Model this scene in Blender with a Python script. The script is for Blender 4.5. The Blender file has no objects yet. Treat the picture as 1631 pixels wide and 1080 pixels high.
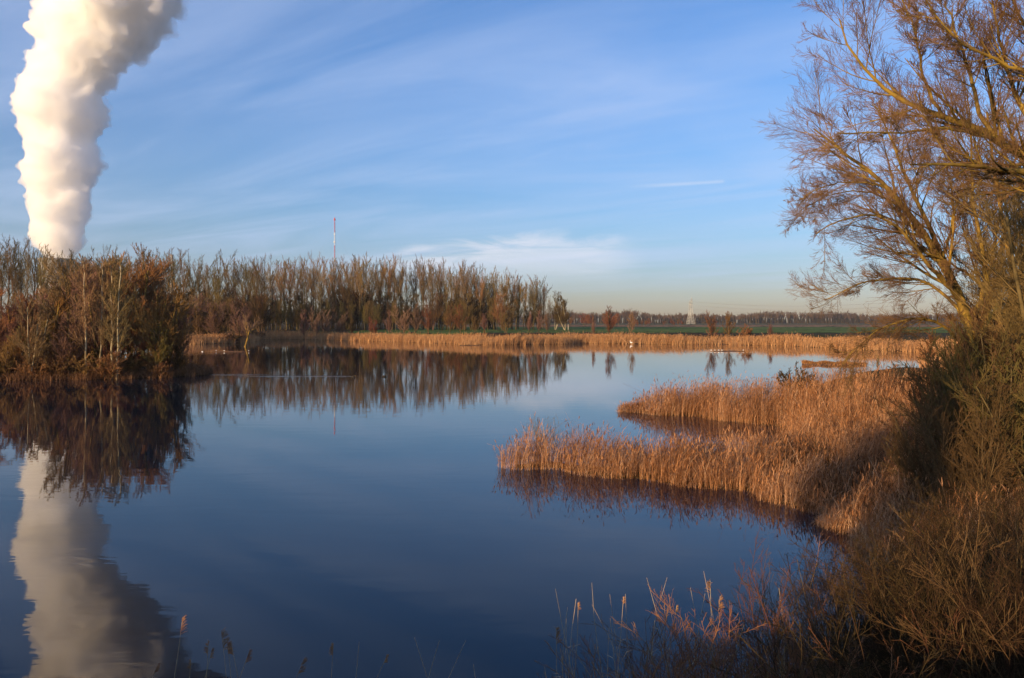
import bpy, math, random
import numpy as np
from mathutils import Vector, noise as mnoise

# ------------------------------------------------------------------ camera, sky, sun, exposure
S = bpy.context.scene
COL = S.collection
F = 1244.0                      # focal length in photo pixels
HOR = 513.0                     # horizon row
CAMZ = 7.0
cam_d = bpy.data.cameras.new('camera')
cam = bpy.data.objects.new('camera', cam_d)
COL.objects.link(cam)
cam.location = (0, 0, CAMZ)
cam.rotation_euler = (math.pi / 2, 0, 0)
cam_d.sensor_width = 23.6
cam_d.lens = 23.6 * F / 1631
cam_d.shift_y = -27.0 / 1631
cam_d.clip_start = 0.05
cam_d.clip_end = 30000
S.camera = cam

SUN_AZ = math.radians(-137)     # clockwise from +Y: behind and to the left
SUN_EL = math.radians(8.0)
sunvec = Vector((math.sin(SUN_AZ) * math.cos(SUN_EL), math.cos(SUN_AZ) * math.cos(SUN_EL), math.sin(SUN_EL)))
sl = bpy.data.lights.new('sun', 'SUN')
sl.energy = 5.0
sl.angle = math.radians(0.6)
sl.color = (1.0, 0.70, 0.39)
so = bpy.data.objects.new('sun', sl)
COL.objects.link(so)
so.rotation_euler = (-sunvec).to_track_quat('-Z', 'Y').to_euler()

world = bpy.data.worlds.new('World')
S.world = world
world.use_nodes = True
S.view_settings.view_transform = 'Standard'
S.view_settings.look = 'None'
S.view_settings.gamma = 1.0
S.view_settings.exposure = 0.80
S.cycles.use_denoising = True
S.cycles.max_bounces = 24
S.cycles.diffuse_bounces = 2
S.cycles.glossy_bounces = 3
S.cycles.volume_bounces = 20
S.cycles.transmission_bounces = 4
S.cycles.transparent_max_bounces = 12
S.cycles.sample_clamp_indirect = 6.0
S.cycles.volume_step_rate = 1.0


class NT:
    """small helper to write node trees compactly"""
    def __init__(self, tree):
        self.t = tree
        self.n = tree.nodes
        self.l = tree.links

    def node(self, typ, **kw):
        nd = self.n.new(typ)
        for k, v in kw.items():
            setattr(nd, k, v)
        return nd

    def put(self, sock, v):
        if v is None:
            return
        if hasattr(v, 'links') or isinstance(v, bpy.types.NodeSocket):
            self.l.new(v, sock)
        else:
            sock.default_value = v

    def math(self, op, a, b=None, c=None, clamp=False):
        nd = self.node('ShaderNodeMath', operation=op, use_clamp=clamp)
        for i, v in enumerate((a, b, c)):
            self.put(nd.inputs[i], v)
        return nd.outputs[0]

    def vmath(self, op, a, b=None):
        nd = self.node('ShaderNodeVectorMath', operation=op)
        self.put(nd.inputs[0], a)
        self.put(nd.inputs[1], b)
        return nd.outputs[0]

    def noise(self, vec, scale, detail=4, rough=0.5, dist=0.0, dims='3D'):
        nd = self.node('ShaderNodeTexNoise', noise_dimensions=dims)
        self.put(nd.inputs['Vector'], vec)
        nd.inputs['Scale'].default_value = scale
        nd.inputs['Detail'].default_value = detail
        nd.inputs['Roughness'].default_value = rough
        nd.inputs['Distortion'].default_value = dist
        return nd.outputs['Fac']

    def ramp(self, fac, a, b, lo=0.0, hi=1.0):
        nd = self.node('ShaderNodeMapRange', interpolation_type='SMOOTHSTEP')
        self.put(nd.inputs[0], fac)
        nd.inputs[1].default_value = a
        nd.inputs[2].default_value = b
        nd.inputs[3].default_value = lo
        nd.inputs[4].default_value = hi
        return nd.outputs[0]

    def mix(self, fac, a, b):
        nd = self.node('ShaderNodeMix', data_type='RGBA')
        self.put(nd.inputs[0], fac)
        self.put(nd.inputs[6], a)
        self.put(nd.inputs[7], b)
        return nd.outputs[2]

    def comb(self, x, y, z):
        nd = self.node('ShaderNodeCombineXYZ')
        self.put(nd.inputs[0], x)
        self.put(nd.inputs[1], y)
        self.put(nd.inputs[2], z)
        return nd.outputs[0]


def c4(c):
    return (c[0], c[1], c[2], 1.0)


def build_world():
    w = NT(world.node_tree)
    bg = world.node_tree.nodes['Background']
    sky = w.node('ShaderNodeTexSky', sky_type='NISHITA')
    sky.sun_disc = False
    sky.sun_elevation = SUN_EL
    sky.sun_rotation = SUN_AZ
    sky.air_density = 1.0
    sky.dust_density = 0.6
    sky.ozone_density = 3.0
    geo = w.node('ShaderNodeTexCoord').outputs['Generated']
    hsv = w.node('ShaderNodeHueSaturation')
    hsv.inputs['Saturation'].default_value = 1.17
    hsv.inputs['Value'].default_value = 1.0
    w.l.new(sky.outputs[0], hsv.inputs['Color'])
    sep = w.node('ShaderNodeSeparateXYZ')
    w.l.new(geo, sep.inputs[0])
    x, y, z = sep.outputs
    zc = w.math('ADD', w.math('MAXIMUM', z, 0.0), 0.07)
    u = w.math('DIVIDE', x, zc)
    v = w.math('DIVIDE', y, zc)
    # high cirrus sheet: streaks running obliquely
    rot = math.radians(-32)
    tint = w.mix(w.ramp(z, 0.0, 0.30), (0.82, 0.82, 1.04, 1), (0.96, 1.10, 1.38, 1))
    tint = w.mix(w.ramp(z, 0.0, 0.13), (0.82, 0.74, 1.04, 1), tint)
    base_sky = w.vmath('MULTIPLY', hsv.outputs[0], tint)
    us = w.math('ADD', w.math('MULTIPLY', u, math.cos(rot)), w.math('MULTIPLY', v, math.sin(rot)))
    vs = w.math('SUBTRACT', w.math('MULTIPLY', v, math.cos(rot)), w.math('MULTIPLY', u, math.sin(rot)))
    p1 = w.comb(w.math('MULTIPLY', us, 0.40), w.math('MULTIPLY', vs, 1.15), 3.1)
    n1 = w.noise(p1, 1.1, 6, 0.55, 0.9)
    veil = w.ramp(n1, 0.26, 0.80)
    p2 = w.comb(w.math('MULTIPLY', us, 0.5), w.math('MULTIPLY', vs, 1.9), 9.4)
    n2 = w.noise(p2, 1.3, 7, 0.58, 0.8)
    streak = w.ramp(n2, 0.44, 0.82)
    n3 = w.noise(w.comb(w.math('MULTIPLY', us, .22), w.math('MULTIPLY', vs, .4), 1.7), 1.0, 3, 0.5, 0.2)
    patch = w.ramp(n3, 0.35, 0.58)
    cov = w.math('ADD', w.math('MULTIPLY', veil, 0.50), w.math('MULTIPLY', w.math('MULTIPLY', streak, patch), 0.30), clamp=True)
    # a soft bank of cloud low over the poplars (azimuth -8..+9 degrees, elevation 3.5..7)
    az = w.math('ARCTAN2', x, y)
    nb = w.noise(w.comb(w.math('MULTIPLY', az, 7.0), w.math('MULTIPLY', z, 42.0), 0.0), 1.0, 8, 0.62, 0.9)
    azm = w.math('MULTIPLY', w.ramp(az, -0.26, -0.10), w.ramp(az, 0.18, 0.09))
    top = w.math('ADD', 0.082, w.math('MULTIPLY', w.ramp(az, -0.2, 0.03), 0.030))
    top = w.math('ADD', top, w.math('MULTIPLY', w.math('SUBTRACT', nb, 0.5), 0.085))
    em = w.math('MULTIPLY', w.ramp(w.math('SUBTRACT', top, z), -0.006, 0.022), w.ramp(z, 0.035, 0.09))
    bank = w.math('MULTIPLY', w.math('MULTIPLY', azm, em), w.ramp(nb, 0.2, 0.8, 0.25, 0.75))
    # grey bar right of it, and one thin bright trail
    bar = w.math('MULTIPLY', w.ramp(w.math('ABSOLUTE', w.math('SUBTRACT', z, w.math('ADD', 0.088, w.math('MULTIPLY', nb, 0.012)))), 0.016, 0.0),
                 w.math('MULTIPLY', w.ramp(az, 0.10, 0.28), w.ramp(az, 0.60, 0.40)))
    tr = w.math('SUBTRACT', z, w.math('ADD', 0.166, w.math('MULTIPLY', az, 0.02)))
    trail = w.math('MULTIPLY', w.ramp(w.math('ABSOLUTE', tr), 0.0035, 0.0),
                   w.math('MULTIPLY', w.ramp(az, 0.13, 0.21), w.ramp(az, 0.268, 0.262)))
    fade = w.ramp(z, 0.0, 0.10)
    cov = w.math('MULTIPLY', cov, fade)
    cov = w.math('MAXIMUM', cov, w.math('MULTIPLY', bar, 0.32))
    col = w.mix(w.math('MULTIPLY', trail, 0.28), base_sky, (5.2, 5.2, 5.4, 1))
    col = w.mix(w.math('MULTIPLY', cov, 0.85), col, (3.1, 3.85, 5.5, 1))
    col = w.mix(bank, col, (5.0, 5.0, 5.5, 1))
    # below the horizon
    w.l.new(col, bg.inputs['Color'])
    bg.inputs['Strength'].default_value = 0.106


build_world()

# ------------------------------------------------------------------ helpers


def W(px, py, D):
    """a photo pixel seen at depth D metres -> world point"""
    return np.array([(px - 815.5) / F * D, D, CAMZ + (HOR - py) / F * D])


def tag(o, label=None, cat=None, group=None, kind=None):
    if label:
        o['label'] = label
    if cat:
        o['category'] = cat
    if group:
        o['group'] = group
    if kind:
        o['kind'] = kind
    return o


def mesh_np(name, V, Fq, smooth=False, tint=None):
    """vertices (n,3), faces (m,k) with k = 3 or 4"""
    me = bpy.data.meshes.new(name)
    V = np.asarray(V, dtype=np.float32)
    Fq = np.asarray(Fq, dtype=np.int32)
    k = Fq.shape[1]
    me.vertices.add(len(V))
    me.vertices.foreach_set('co', V.ravel())
    me.loops.add(Fq.size)
    me.loops.foreach_set('vertex_index', Fq.ravel())
    me.polygons.add(len(Fq))
    me.polygons.foreach_set('loop_start', np.arange(0, Fq.size, k, dtype=np.int32))
    me.polygons.foreach_set('loop_total', np.full(len(Fq), k, dtype=np.int32))
    if smooth:
        me.polygons.foreach_set('use_smooth', np.ones(len(Fq), dtype=bool))
    me.update(calc_edges=True)
    if tint is not None:
        a = me.attributes.new('tint', 'FLOAT', 'POINT')
        a.data.foreach_set('value', np.asarray(tint, dtype=np.float32))
    return me


def link_mesh(name, me, mat, parent=None):
    o = bpy.data.objects.new(name, me)
    COL.objects.link(o)
    if mat is not None:
        me.materials.clear()
        me.materials.append(mat)
    if parent is not None:
        o.parent = parent
    return o


def empty(name, loc=(0, 0, 0), rz=0.0, sc=1.0):
    o = bpy.data.objects.new(name, None)
    COL.objects.link(o)
    o.empty_display_size = 0.3
    o.location = tuple(float(v) for v in loc)
    o.rotation_euler = (0, 0, rz)
    o.scale = (sc, sc, sc) if not hasattr(sc, '__len__') else sc
    return o


def copy_tree(o):
    c = o.copy()
    COL.objects.link(c)
    for ch in list(o.children):
        d = ch.copy()
        COL.objects.link(d)
        d.parent = c
        for g in list(ch.children):
            e = g.copy()
            COL.objects.link(e)
            e.parent = d
    return c


class MB:
    """collects quads/tris into one mesh"""
    def __init__(self):
        self.v, self.f = [], []

    def add(self, V, Fs):
        b = len(self.v)
        self.v += [tuple(p) for p in V]
        self.f += [tuple(i + b for i in f) for f in Fs]

    def box(self, cx, cy, cz, sx, sy, sz):
        x, y, z = sx / 2, sy / 2, sz / 2
        V = [(cx + a * x, cy + b * y, cz + c * z) for c in (-1, 1) for b in (-1, 1) for a in (-1, 1)]
        self.add(V, [(0, 2, 3, 1), (4, 5, 7, 6), (0, 1, 5, 4), (2, 6, 7, 3), (0, 4, 6, 2), (1, 3, 7, 5)])

    def bar(self, a, b, r, n=4):
        a, b = Vector(a), Vector(b)
        t = (b - a).normalized()
        u = t.orthogonal().normalized()
        w = t.cross(u)
        V = []
        for p in (a, b):
            for i in range(n):
                an = 2 * math.pi * i / n
                V.append(p + r * (math.cos(an) * u + math.sin(an) * w))
        Fs = [(i, (i + 1) % n, n + (i + 1) % n, n + i) for i in range(n)]
        Fs += [tuple(range(n - 1, -1, -1)), tuple(range(n, 2 * n))]
        self.add(V, Fs)

    def lathe(self, prof, n=32, cx=0, cy=0):
        V = []
        for r, z in prof:
            for i in range(n):
                a = 2 * math.pi * i / n
                V.append((cx + r * math.cos(a), cy + r * math.sin(a), z))
        Fs = []
        for j in range(len(prof) - 1):
            for i in range(n):
                Fs.append((j * n + i, j * n + (i + 1) % n, (j + 1) * n + (i + 1) % n, (j + 1) * n + i))
        self.add(V, Fs)

    def ell(self, c, r, n=10, m=7):
        V, Fs = [], []
        for j in range(m + 1):
            th = math.pi * j / m
            for i in range(n):
                a = 2 * math.pi * i / n
                V.append((c[0] + r[0] * math.sin(th) * math.cos(a), c[1] + r[1] * math.sin(th) * math.sin(a), c[2] + r[2] * math.cos(th)))
        for j in range(m):
            for i in range(n):
                Fs.append((j * n + i, (j + 1) * n + i, (j + 1) * n + (i + 1) % n, j * n + (i + 1) % n))
        self.add(V, Fs)

    def build(self, name, mat, parent=None, smooth=False):
        me = bpy.data.meshes.new(name)
        me.from_pydata(self.v, [], self.f)
        if smooth:
            me.polygons.foreach_set('use_smooth', np.ones(len(me.polygons), dtype=bool))
        me.update()
        return link_mesh(name, me, mat, parent)


# ------------------------------------------------------------------ materials


def mat_base(name):
    m = bpy.data.materials.new(name)
    m.use_nodes = True
    t = NT(m.node_tree)
    b = m.node_tree.nodes['Principled BSDF']
    b.inputs['Roughness'].default_value = 0.85
    b.inputs['Specular IOR Level'].default_value = 0.02
    return m, t, b


def mat_noise(name, ca, cb, scale=3.0, rough=0.85, bump=0.0, detail=5, obj_var=0.0, stretch=None):
    m, t, b = mat_base(name)
    co = t.node('ShaderNodeTexCoord').outputs['Object']
    if stretch:
        co = t.vmath('MULTIPLY', co, stretch)
    n = t.noise(co, scale, detail, 0.6)
    fac = t.ramp(n, 0.3, 0.7)
    col = t.mix(fac, c4(ca), c4(cb))
    if obj_var:
        r = t.node('ShaderNodeObjectInfo').outputs['Random']
        h = t.node('ShaderNodeHueSaturation')
        t.put(h.inputs['Hue'], t.math('ADD', 0.5 - obj_var * 0.05, t.math('MULTIPLY', r, obj_var * 0.1)))
        t.put(h.inputs['Value'], t.math('ADD', 1 - obj_var * 0.5, t.math('MULTIPLY', t.math('FRACT', t.math('MULTIPLY', r, 7.31)), obj_var)))
        t.put(h.inputs['Color'], col)
        col = h.outputs[0]
    t.put(b.inputs['Base Color'], col)
    b.inputs['Roughness'].default_value = rough
    if bump:
        bp = t.node('ShaderNodeBump')
        bp.inputs['Distance'].default_value = bump
        t.put(bp.inputs['Height'], n)
        t.put(b.inputs['Normal'], bp.outputs[0])
    return m


def mat_tint(name, cols, trans=0.0):
    """colour picked per stem from the point attribute 'tint' (0..1)"""
    m, t, b = mat_base(name)
    at = t.node('ShaderNodeAttribute', attribute_name='tint', attribute_type='GEOMETRY')
    cr = t.node('ShaderNodeValToRGB')
    el = cr.color_ramp.elements
    while len(el) < len(cols):
        el.new(0.5)
    for i, c in enumerate(cols):
        el[i].position = i / (len(cols) - 1)
        el[i].color = c4(c)
    t.put(cr.inputs[0], at.outputs['Fac'])
    t.put(b.inputs['Base Color'], cr.outputs[0])
    b.inputs['Roughness'].default_value = 0.7
    if trans:
        tr = t.node('ShaderNodeBsdfTranslucent')
        t.put(tr.inputs[0], cr.outputs[0])
        mx = t.node('ShaderNodeMixShader')
        mx.inputs[0].default_value = trans
        t.put(mx.inputs[1], b.outputs[0])
        t.put(mx.inputs[2], tr.outputs[0])
        out = m.node_tree.nodes['Material Output']
        t.put(out.inputs['Surface'], mx.outputs[0])
    return m


M = {}
M['bark_olive'] = mat_noise('bark_olive', (0.07, 0.052, 0.022), (0.17, 0.125, 0.055), 2.0, obj_var=0.4)
M['bark_brown'] = mat_noise('bark_brown', (0.07, 0.045, 0.025), (0.16, 0.105, 0.05), 2.0, obj_var=0.4)
M['bark_gold'] = mat_noise('bark_gold', (0.06, 0.042, 0.02), (0.34, 0.215, 0.045), 1.3, bump=0.02, obj_var=0.2)
M['bark_pale'] = mat_noise('bark_pale', (0.17, 0.14, 0.075), (0.46, 0.39, 0.25), 1.2, obj_var=0.2, stretch=(1, 1, 0.4))
M['twig_olive'] = mat_noise('twig_olive', (0.1, 0.072, 0.026), (0.165, 0.115, 0.045), 0.4, obj_var=0.5)
M['twig_tan'] = mat_noise('twig_tan', (0.17, 0.115, 0.055), (0.26, 0.17, 0.085), 0.4, obj_var=0.35)
M['twig_brown'] = mat_noise('twig_brown', (0.12, 0.07, 0.032), (0.19, 0.115, 0.05), 0.4, obj_var=0.4)
M['twig_red'] = mat_noise('twig_red', (0.15, 0.065, 0.035), (0.23, 0.105, 0.05), 0.4, obj_var=0.45)
M['twig_mauve'] = mat_noise('twig_mauve', (0.17, 0.095, 0.065), (0.25, 0.145, 0.1), 0.4, obj_var=0.4)
M['twig_yellow'] = mat_noise('twig_yellow', (0.18, 0.13, 0.025), (0.32, 0.22, 0.035), 0.5, obj_var=0.3)
M['twig_willow'] = mat_noise('twig_willow', (0.14, 0.078, 0.036), (0.24, 0.14, 0.062), 0.4, obj_var=0.1)
M['twig_rust'] = mat_noise('twig_rust', (0.22, 0.11, 0.045), (0.33, 0.175, 0.07), 0.4, obj_var=0.35)
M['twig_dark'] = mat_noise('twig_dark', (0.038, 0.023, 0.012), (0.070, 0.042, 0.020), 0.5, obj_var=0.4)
M['reed'] = mat_tint('reed', [(0.13, 0.055, 0.022), (0.38, 0.17, 0.068), (0.55, 0.28, 0.13), (0.74, 0.46, 0.26)], 0.25)
M['reed_far'] = mat_tint('reed_far', [(0.38, 0.18, 0.075), (0.52, 0.28, 0.12), (0.62, 0.37, 0.18)], 0.2)
M['reed_shaded'] = mat_tint('reed_shaded', [(0.03, 0.017, 0.008), (0.075, 0.042, 0.018), (0.15, 0.085, 0.036)], 0.2)  # reed colours darkened to carry the shade of the right bank
M['plume'] = mat_noise('plume', (0.26, 0.13, 0.06), (0.40, 0.22, 0.11), 8, obj_var=0.2)
M['stalk'] = mat_noise('stalk', (0.42, 0.28, 0.14), (0.60, 0.44, 0.26), 6, obj_var=0.2)
M['bird_white'] = mat_noise('bird_white', (0.75, 0.74, 0.70), (0.85, 0.84, 0.80), 4)
M['bird_dark'] = mat_noise('bird_dark', (0.03, 0.025, 0.02), (0.07, 0.06, 0.045), 8)
M['beak'] = mat_noise('beak', (0.55, 0.30, 0.04), (0.65, 0.38, 0.06), 8)
M['log'] = mat_noise('log', (0.06, 0.035, 0.025), (0.14, 0.08, 0.05), 2.0, bump=0.02)
M['raft'] = mat_tint('raft', [(0.26, 0.11, 0.035), (0.42, 0.19, 0.06), (0.52, 0.27, 0.10)], 0.1)
M['steel'] = mat_noise('steel', (0.42, 0.42, 0.38), (0.52, 0.52, 0.48), 0.3, rough=0.6)
M['mast_red'] = mat_noise('mast_red', (0.50, 0.06, 0.05), (0.58, 0.09, 0.07), 0.05, rough=0.5)
M['mast_white'] = mat_noise('mast_white', (0.72, 0.70, 0.66), (0.8, 0.78, 0.74), 0.05, rough=0.5)
M['concrete'] = mat_noise('concrete', (0.24, 0.225, 0.20), (0.32, 0.30, 0.27), 0.02, stretch=(1, 1, 0.15))
M['cable'] = mat_noise('cable', (0.25, 0.24, 0.22), (0.3, 0.3, 0.28), 0.1)
M['wood_post'] = mat_noise('wood_post', (0.28, 0.24, 0.18), (0.36, 0.31, 0.24), 3)

# ------------------------------------------------------------------ lake outline, terrain
LAKE = np.array([(-320, 10), (-120, 10), (-60, 9.0), (-30, 9.2), (-15, 9.4), (-5, 9.6), (1, 10.0), (4, 12), (6.6, 15.4), (9, 19), (10.8, 23), (11.4, 26.6),
                 (11.1, 29.1), (8.9, 32.5), (5.2, 35), (2.4, 36.8), (.2, 37.4), (-.3, 38.2), (.8, 39.2), (5, 38.3), (9.5, 38.6), (14.0, 41.2), (17.5, 45.5),
                 (18.2, 50.5), (16.5, 54.5), (12.8, 57.8), (10.6, 59.4), (9.0, 60.8), (8.8, 62), (10, 63), (16, 64), (22, 63), (29, 63), (36, 67), (43, 80), (53, 100),
                 (65, 122), (77, 140), (88, 158), (94, 178), (87, 193), (83, 212), (80, 229), (68, 238), (55, 242), (36, 248), (22, 256),
                 (16, 246), (8, 243), (-4, 236), (-14, 237), (-19, 250), (-38, 272), (-60, 290), (-80, 310), (-93, 316), (-98, 302), (-92, 274),
                 (-90, 262), (-99, 246), (-116, 240), (-140, 222), (-170, 200), (-230, 180), (-320, 150)], float)
ISLE = np.array([(-40.5, 103), (-43.5, 98.5), (-50, 94.6), (-61, 93.6), (-80, 92), (-110, 93), (-150, 100), (-156, 110), (-150, 118), (-100, 124),
                 (-60, 120), (-44, 113)], float)


def seg_dist(P, poly):
    d = np.full(len(P), 1e18)
    inside = np.zeros(len(P), bool)
    n = len(poly)
    for i in range(n):
        a, b = poly[i], poly[(i + 1) % n]
        ab = b - a
        t = np.clip(((P - a) @ ab) / (ab @ ab), 0, 1)
        q = P - (a + t[:, None] * ab)
        d = np.minimum(d, (q * q).sum(1))
        cond = ((a[1] > P[:, 1]) != (b[1] > P[:, 1]))
        if abs(b[1] - a[1]) > 1e-9:
            xx = (b[0] - a[0]) * (P[:, 1] - a[1]) / (b[1] - a[1]) + a[0]
            inside ^= cond & (P[:, 0] < xx)
    return np.sqrt(d), inside


def inland(P):
    """distance from the water's edge, positive on land"""
    P = np.atleast_2d(P)[:, :2]
    # ragged shoreline
    J = np.stack([0.35 * np.sin(P[:, 1] * 1.9 + P[:, 0] * .7) + 0.25 * np.sin(P[:, 0] * 3.1),
                  0.30 * np.sin(P[:, 0] * 1.7 + 1.3) + 0.25 * np.sin(P[:, 1] * 2.7 + .4)], 1)
    Q = P + J
    d1, i1 = seg_dist(Q, LAKE)
    d2, i2 = seg_dist(Q, ISLE)
    lake = np.where(i1, -d1, d1)
    isl = np.where(i2, d2, -d2)
    return np.maximum(lake, isl)


def sm(x):
    x = np.clip(x, 0, 1)
    return x * x * (3 - 2 * x)


def ground_z(P):
    P = np.atleast_2d(P).astype(float)
    x, y = P[:, 0], P[:, 1]
    d = inland(P)
    dd = np.clip(d, 0, None)
    und = 0.12 * np.sin(x * .35 + 1) * np.sin(y * .29) + 0.05 * np.sin(x * 1.3 + y * .9)
    low = 0.16 * sm(dd / 2.5) + und * sm(dd / 4)
    far = sm((y - 150) / 60)
    zf = low + 2.7 * sm((dd - 5) / 34)
    isl = ((x < -30) & (y > 80) & (y < 135))
    zi = low + 0.9 * sm(dd / 9)
    r = np.hypot(x, y)
    zr = low + 3.2 * sm((x - 16.5 - 0.0 * y) / 14) * sm((92 - y) / 30) + 2.7 * sm((dd - 9) / 25) * sm((y - 60) / 30)
    z = zr * (1 - far) + zf * far
    z = np.where(isl, zi, z)
    zc = np.clip(dd * 0.50, 0, 5.3)
    wc = sm((30 - y) / 12) * (1 - sm((r - 12) / 22) * sm((y - 4) / 8))
    z = np.maximum(z, z * (1 - wc) + zc * wc) if True else z
    water = np.clip(d * 0.35, -2.0, 0)
    return np.where(d > 0, z, water)


def gz(x, y):
    return float(ground_z(np.array([[x, y]]))[0])


def build_ground():
    a1 = np.linspace(-42, 42, 620)
    a2 = np.linspace(42, 318, 160)[1:-1]
    A = np.radians(np.concatenate([a1, a2]))
    R = np.concatenate([[0.6], np.geomspace(1.0, 4100, 400)])
    na, nr = len(A), len(R)
    AA, RR = np.meshgrid(A, R)
    X, Y = (RR * np.sin(AA)).ravel(), (RR * np.cos(AA)).ravel()
    Z = ground_z(np.stack([X, Y], 1))
    V = np.stack([X, Y, Z], 1)
    V = np.vstack([V, [[0, 0, gz(0, 0)]]])
    j, i = np.meshgrid(np.arange(nr - 1), np.arange(na), indexing='ij')
    i2 = (i + 1) % na
    Fq = np.stack([j * na + i, (j + 1) * na + i, (j + 1) * na + i2, j * na + i2], -1).reshape(-1, 4)
    me = mesh_np('ground', V, Fq[:, ::-1], smooth=True)
    bm_tris = [(nr * na, k, (k + 1) % na) for k in range(na)]
    m, t, b = mat_base('ground')
    co = t.node('ShaderNodeNewGeometry').outputs['Position']
    n1 = t.noise(co, 0.9, 8, 0.65)
    n2 = t.noise(co, 0.05, 4, 0.6)
    col = t.mix(t.ramp(n1, 0.3, 0.7), c4((0.035, 0.021, 0.010)), c4((0.10, 0.06, 0.028)))
    col = t.mix(t.ramp(n2, 0.45, 0.6, 0, 0.6), col, c4((0.05, 0.05, 0.015)))
    t.put(b.inputs['Base Color'], col)
    bp = t.node('ShaderNodeBump')
    bp.inputs['Distance'].default_value = 0.12
    t.put(bp.inputs['Height'], n1)
    t.put(b.inputs['Normal'], bp.outputs[0])
    o = link_mesh('ground', me, m)
    tag(o, 'brown and olive lake bank running out to flat farmland', kind='structure')
    return o


build_ground()


def sheet(name, label, x0, x1, y0, y1, ca, cb, dz, nx=60, ny=40, scale=.05, stretch=None, power=1.0):
    X = np.linspace(x0, x1, nx)
    Y = y0 + (y1 - y0) * np.linspace(0, 1, ny) ** power
    XX, YY = np.meshgrid(X, Y)
    P = np.stack([XX.ravel(), YY.ravel()], 1)
    Z = ground_z(P) + dz
    V = np.column_stack([P, Z])
    j, i = np.meshgrid(np.arange(ny - 1), np.arange(nx - 1), indexing='ij')
    Fq = np.stack([j * nx + i, j * nx + i + 1, (j + 1) * nx + i + 1, (j + 1) * nx + i], -1).reshape(-1, 4)
    me = mesh_np(name, V, Fq, smooth=True)
    m = mat_noise(name, ca, cb, scale, stretch=stretch)
    return tag(link_mesh(name, me, m), label, kind='structure')


sheet('meadow', 'green winter crop field behind the far reeds', -72, 500, 296, 650, (0.085, 0.12, 0.022), (0.14, 0.17, 0.04), 0.05, 120, 80, 0.03)
sheet('ploughed_field', 'brown ploughed field beyond the green crop', -60, 900, 650.5, 1150, (0.24, 0.12, 0.055), (0.30, 0.165, 0.08), 0.06, 40, 20, 0.02, (0.1, 1, 1))
sheet('far_field', 'pale green and tan farmland before the distant wood', -100, 1500, 1151, 2100, (0.06, 0.075, 0.025), (0.13, 0.095, 0.045), 0.07, 30, 20, 0.01, (0.1, 1, 1))


def build_water():
    nx, ny = 2, 2
    V = [(-400, 2, 0), (200, 2, 0), (200, 330, 0), (-400, 330, 0)]
    me = mesh_np('water', V, [(0, 1, 2, 3)])
    m = bpy.data.materials.new('water')
    m.use_nodes = True
    t = NT(m.node_tree)
    m.node_tree.nodes.remove(m.node_tree.nodes['Principled BSDF'])
    co = t.node('ShaderNodeNewGeometry').outputs['Position']
    # gentle swell, stronger wind patches
    n1 = t.noise(t.vmath('MULTIPLY', co, (0.35, 1.0, 1)), 0.9, 3, 0.5, 0.4)
    n2 = t.noise(t.vmath('MULTIPLY', co, (0.5, 1.0, 1)), 5.0, 3, 0.5, 0.2)
    wind = t.ramp(t.noise(co, 0.035, 3, 0.5), 0.45, 0.7)
    h = t.math('ADD', t.math('MULTIPLY', n1, 0.0045), t.math('MULTIPLY', t.math('MULTIPLY', n2, wind), 0.0015))
    # wakes left by ducks: short ripples along three lines far out
    sep = t.node('ShaderNodeSeparateXYZ')
    t.put(sep.inputs[0], co)
    wk = None
    for (x0, x1, yy) in ((-34, -21, 100.5), (-42, -33, 103.5), (-70, -58, 172.0)):
        a = t.math('MULTIPLY', t.ramp(sep.outputs[0], x0 - 3, x0 + 3), t.ramp(sep.outputs[0], x1 + 3, x1 - 3))
        bb = t.ramp(t.math('ABSOLUTE', t.math('SUBTRACT', sep.outputs[1], yy)), 1.6, 0.0)
        q = t.math('MULTIPLY', a, bb)
        wk = q if wk is None else t.math('MAXIMUM', wk, q)
    rip = t.math('SINE', t.math('ADD', t.math('MULTIPLY', sep.outputs[1], 4.2), t.math('MULTIPLY', n1, 6.0)))
    h = t.math('ADD', h, t.math('MULTIPLY', t.math('MULTIPLY', rip, wk), 0.012))
    bp = t.node('ShaderNodeBump')
    bp.inputs['Distance'].default_value = 1.0
    bp.inputs['Strength'].default_value = 1.0
    t.put(bp.inputs['Height'], h)
    fr = t.node('ShaderNodeFresnel')
    fr.inputs['IOR'].default_value = 1.275
    t.put(fr.inputs['Normal'], bp.outputs[0])
    gl = t.node('ShaderNodeBsdfGlossy')
    gl.inputs['Roughness'].default_value = 0.012
    gl.inputs['Color'].default_value = (1, 1, 1, 1)
    t.put(gl.inputs['Normal'], bp.outputs[0])
    df = t.node('ShaderNodeBsdfDiffuse')
    df.inputs['Color'].default_value = (0.001, 0.008, 0.018, 1)
    mx = t.node('ShaderNodeMixShader')
    t.put(mx.inputs[0], fr.outputs[0])
    t.put(mx.inputs[1], df.outputs[0])
    t.put(mx.inputs[2], gl.outputs[0])
    t.put(m.node_tree.nodes['Material Output'].inputs['Surface'], mx.outputs[0])
    o = link_mesh('water', me, m)
    tag(o, 'calm dark blue lake reflecting trees and sky', kind='structure')


build_water()

# ------------------------------------------------------------------ branching plants


def norm(v):
    return v / np.maximum(np.linalg.norm(v, axis=-1, keepdims=True), 1e-9)


def march(rng, base, direc, length, npts, up, wig, tropvec=None):
    """curved branches: base (n,3), direc (n,3), length (n,) -> (n,npts,3)"""
    n = len(base)
    P = np.zeros((n, npts, 3))
    P[:, 0] = base
    d = norm(direc)
    step = (length / (npts - 1))[:, None]
    upv = np.array([0, 0, 1.0]) if tropvec is None else np.asarray(tropvec, float)
    for i in range(1, npts):
        d = norm(d + upv * up / (npts - 1) + rng.normal(0, wig, (n, 3)) / math.sqrt(npts - 1))
        P[:, i] = P[:, i - 1] + d * step
    return P


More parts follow.
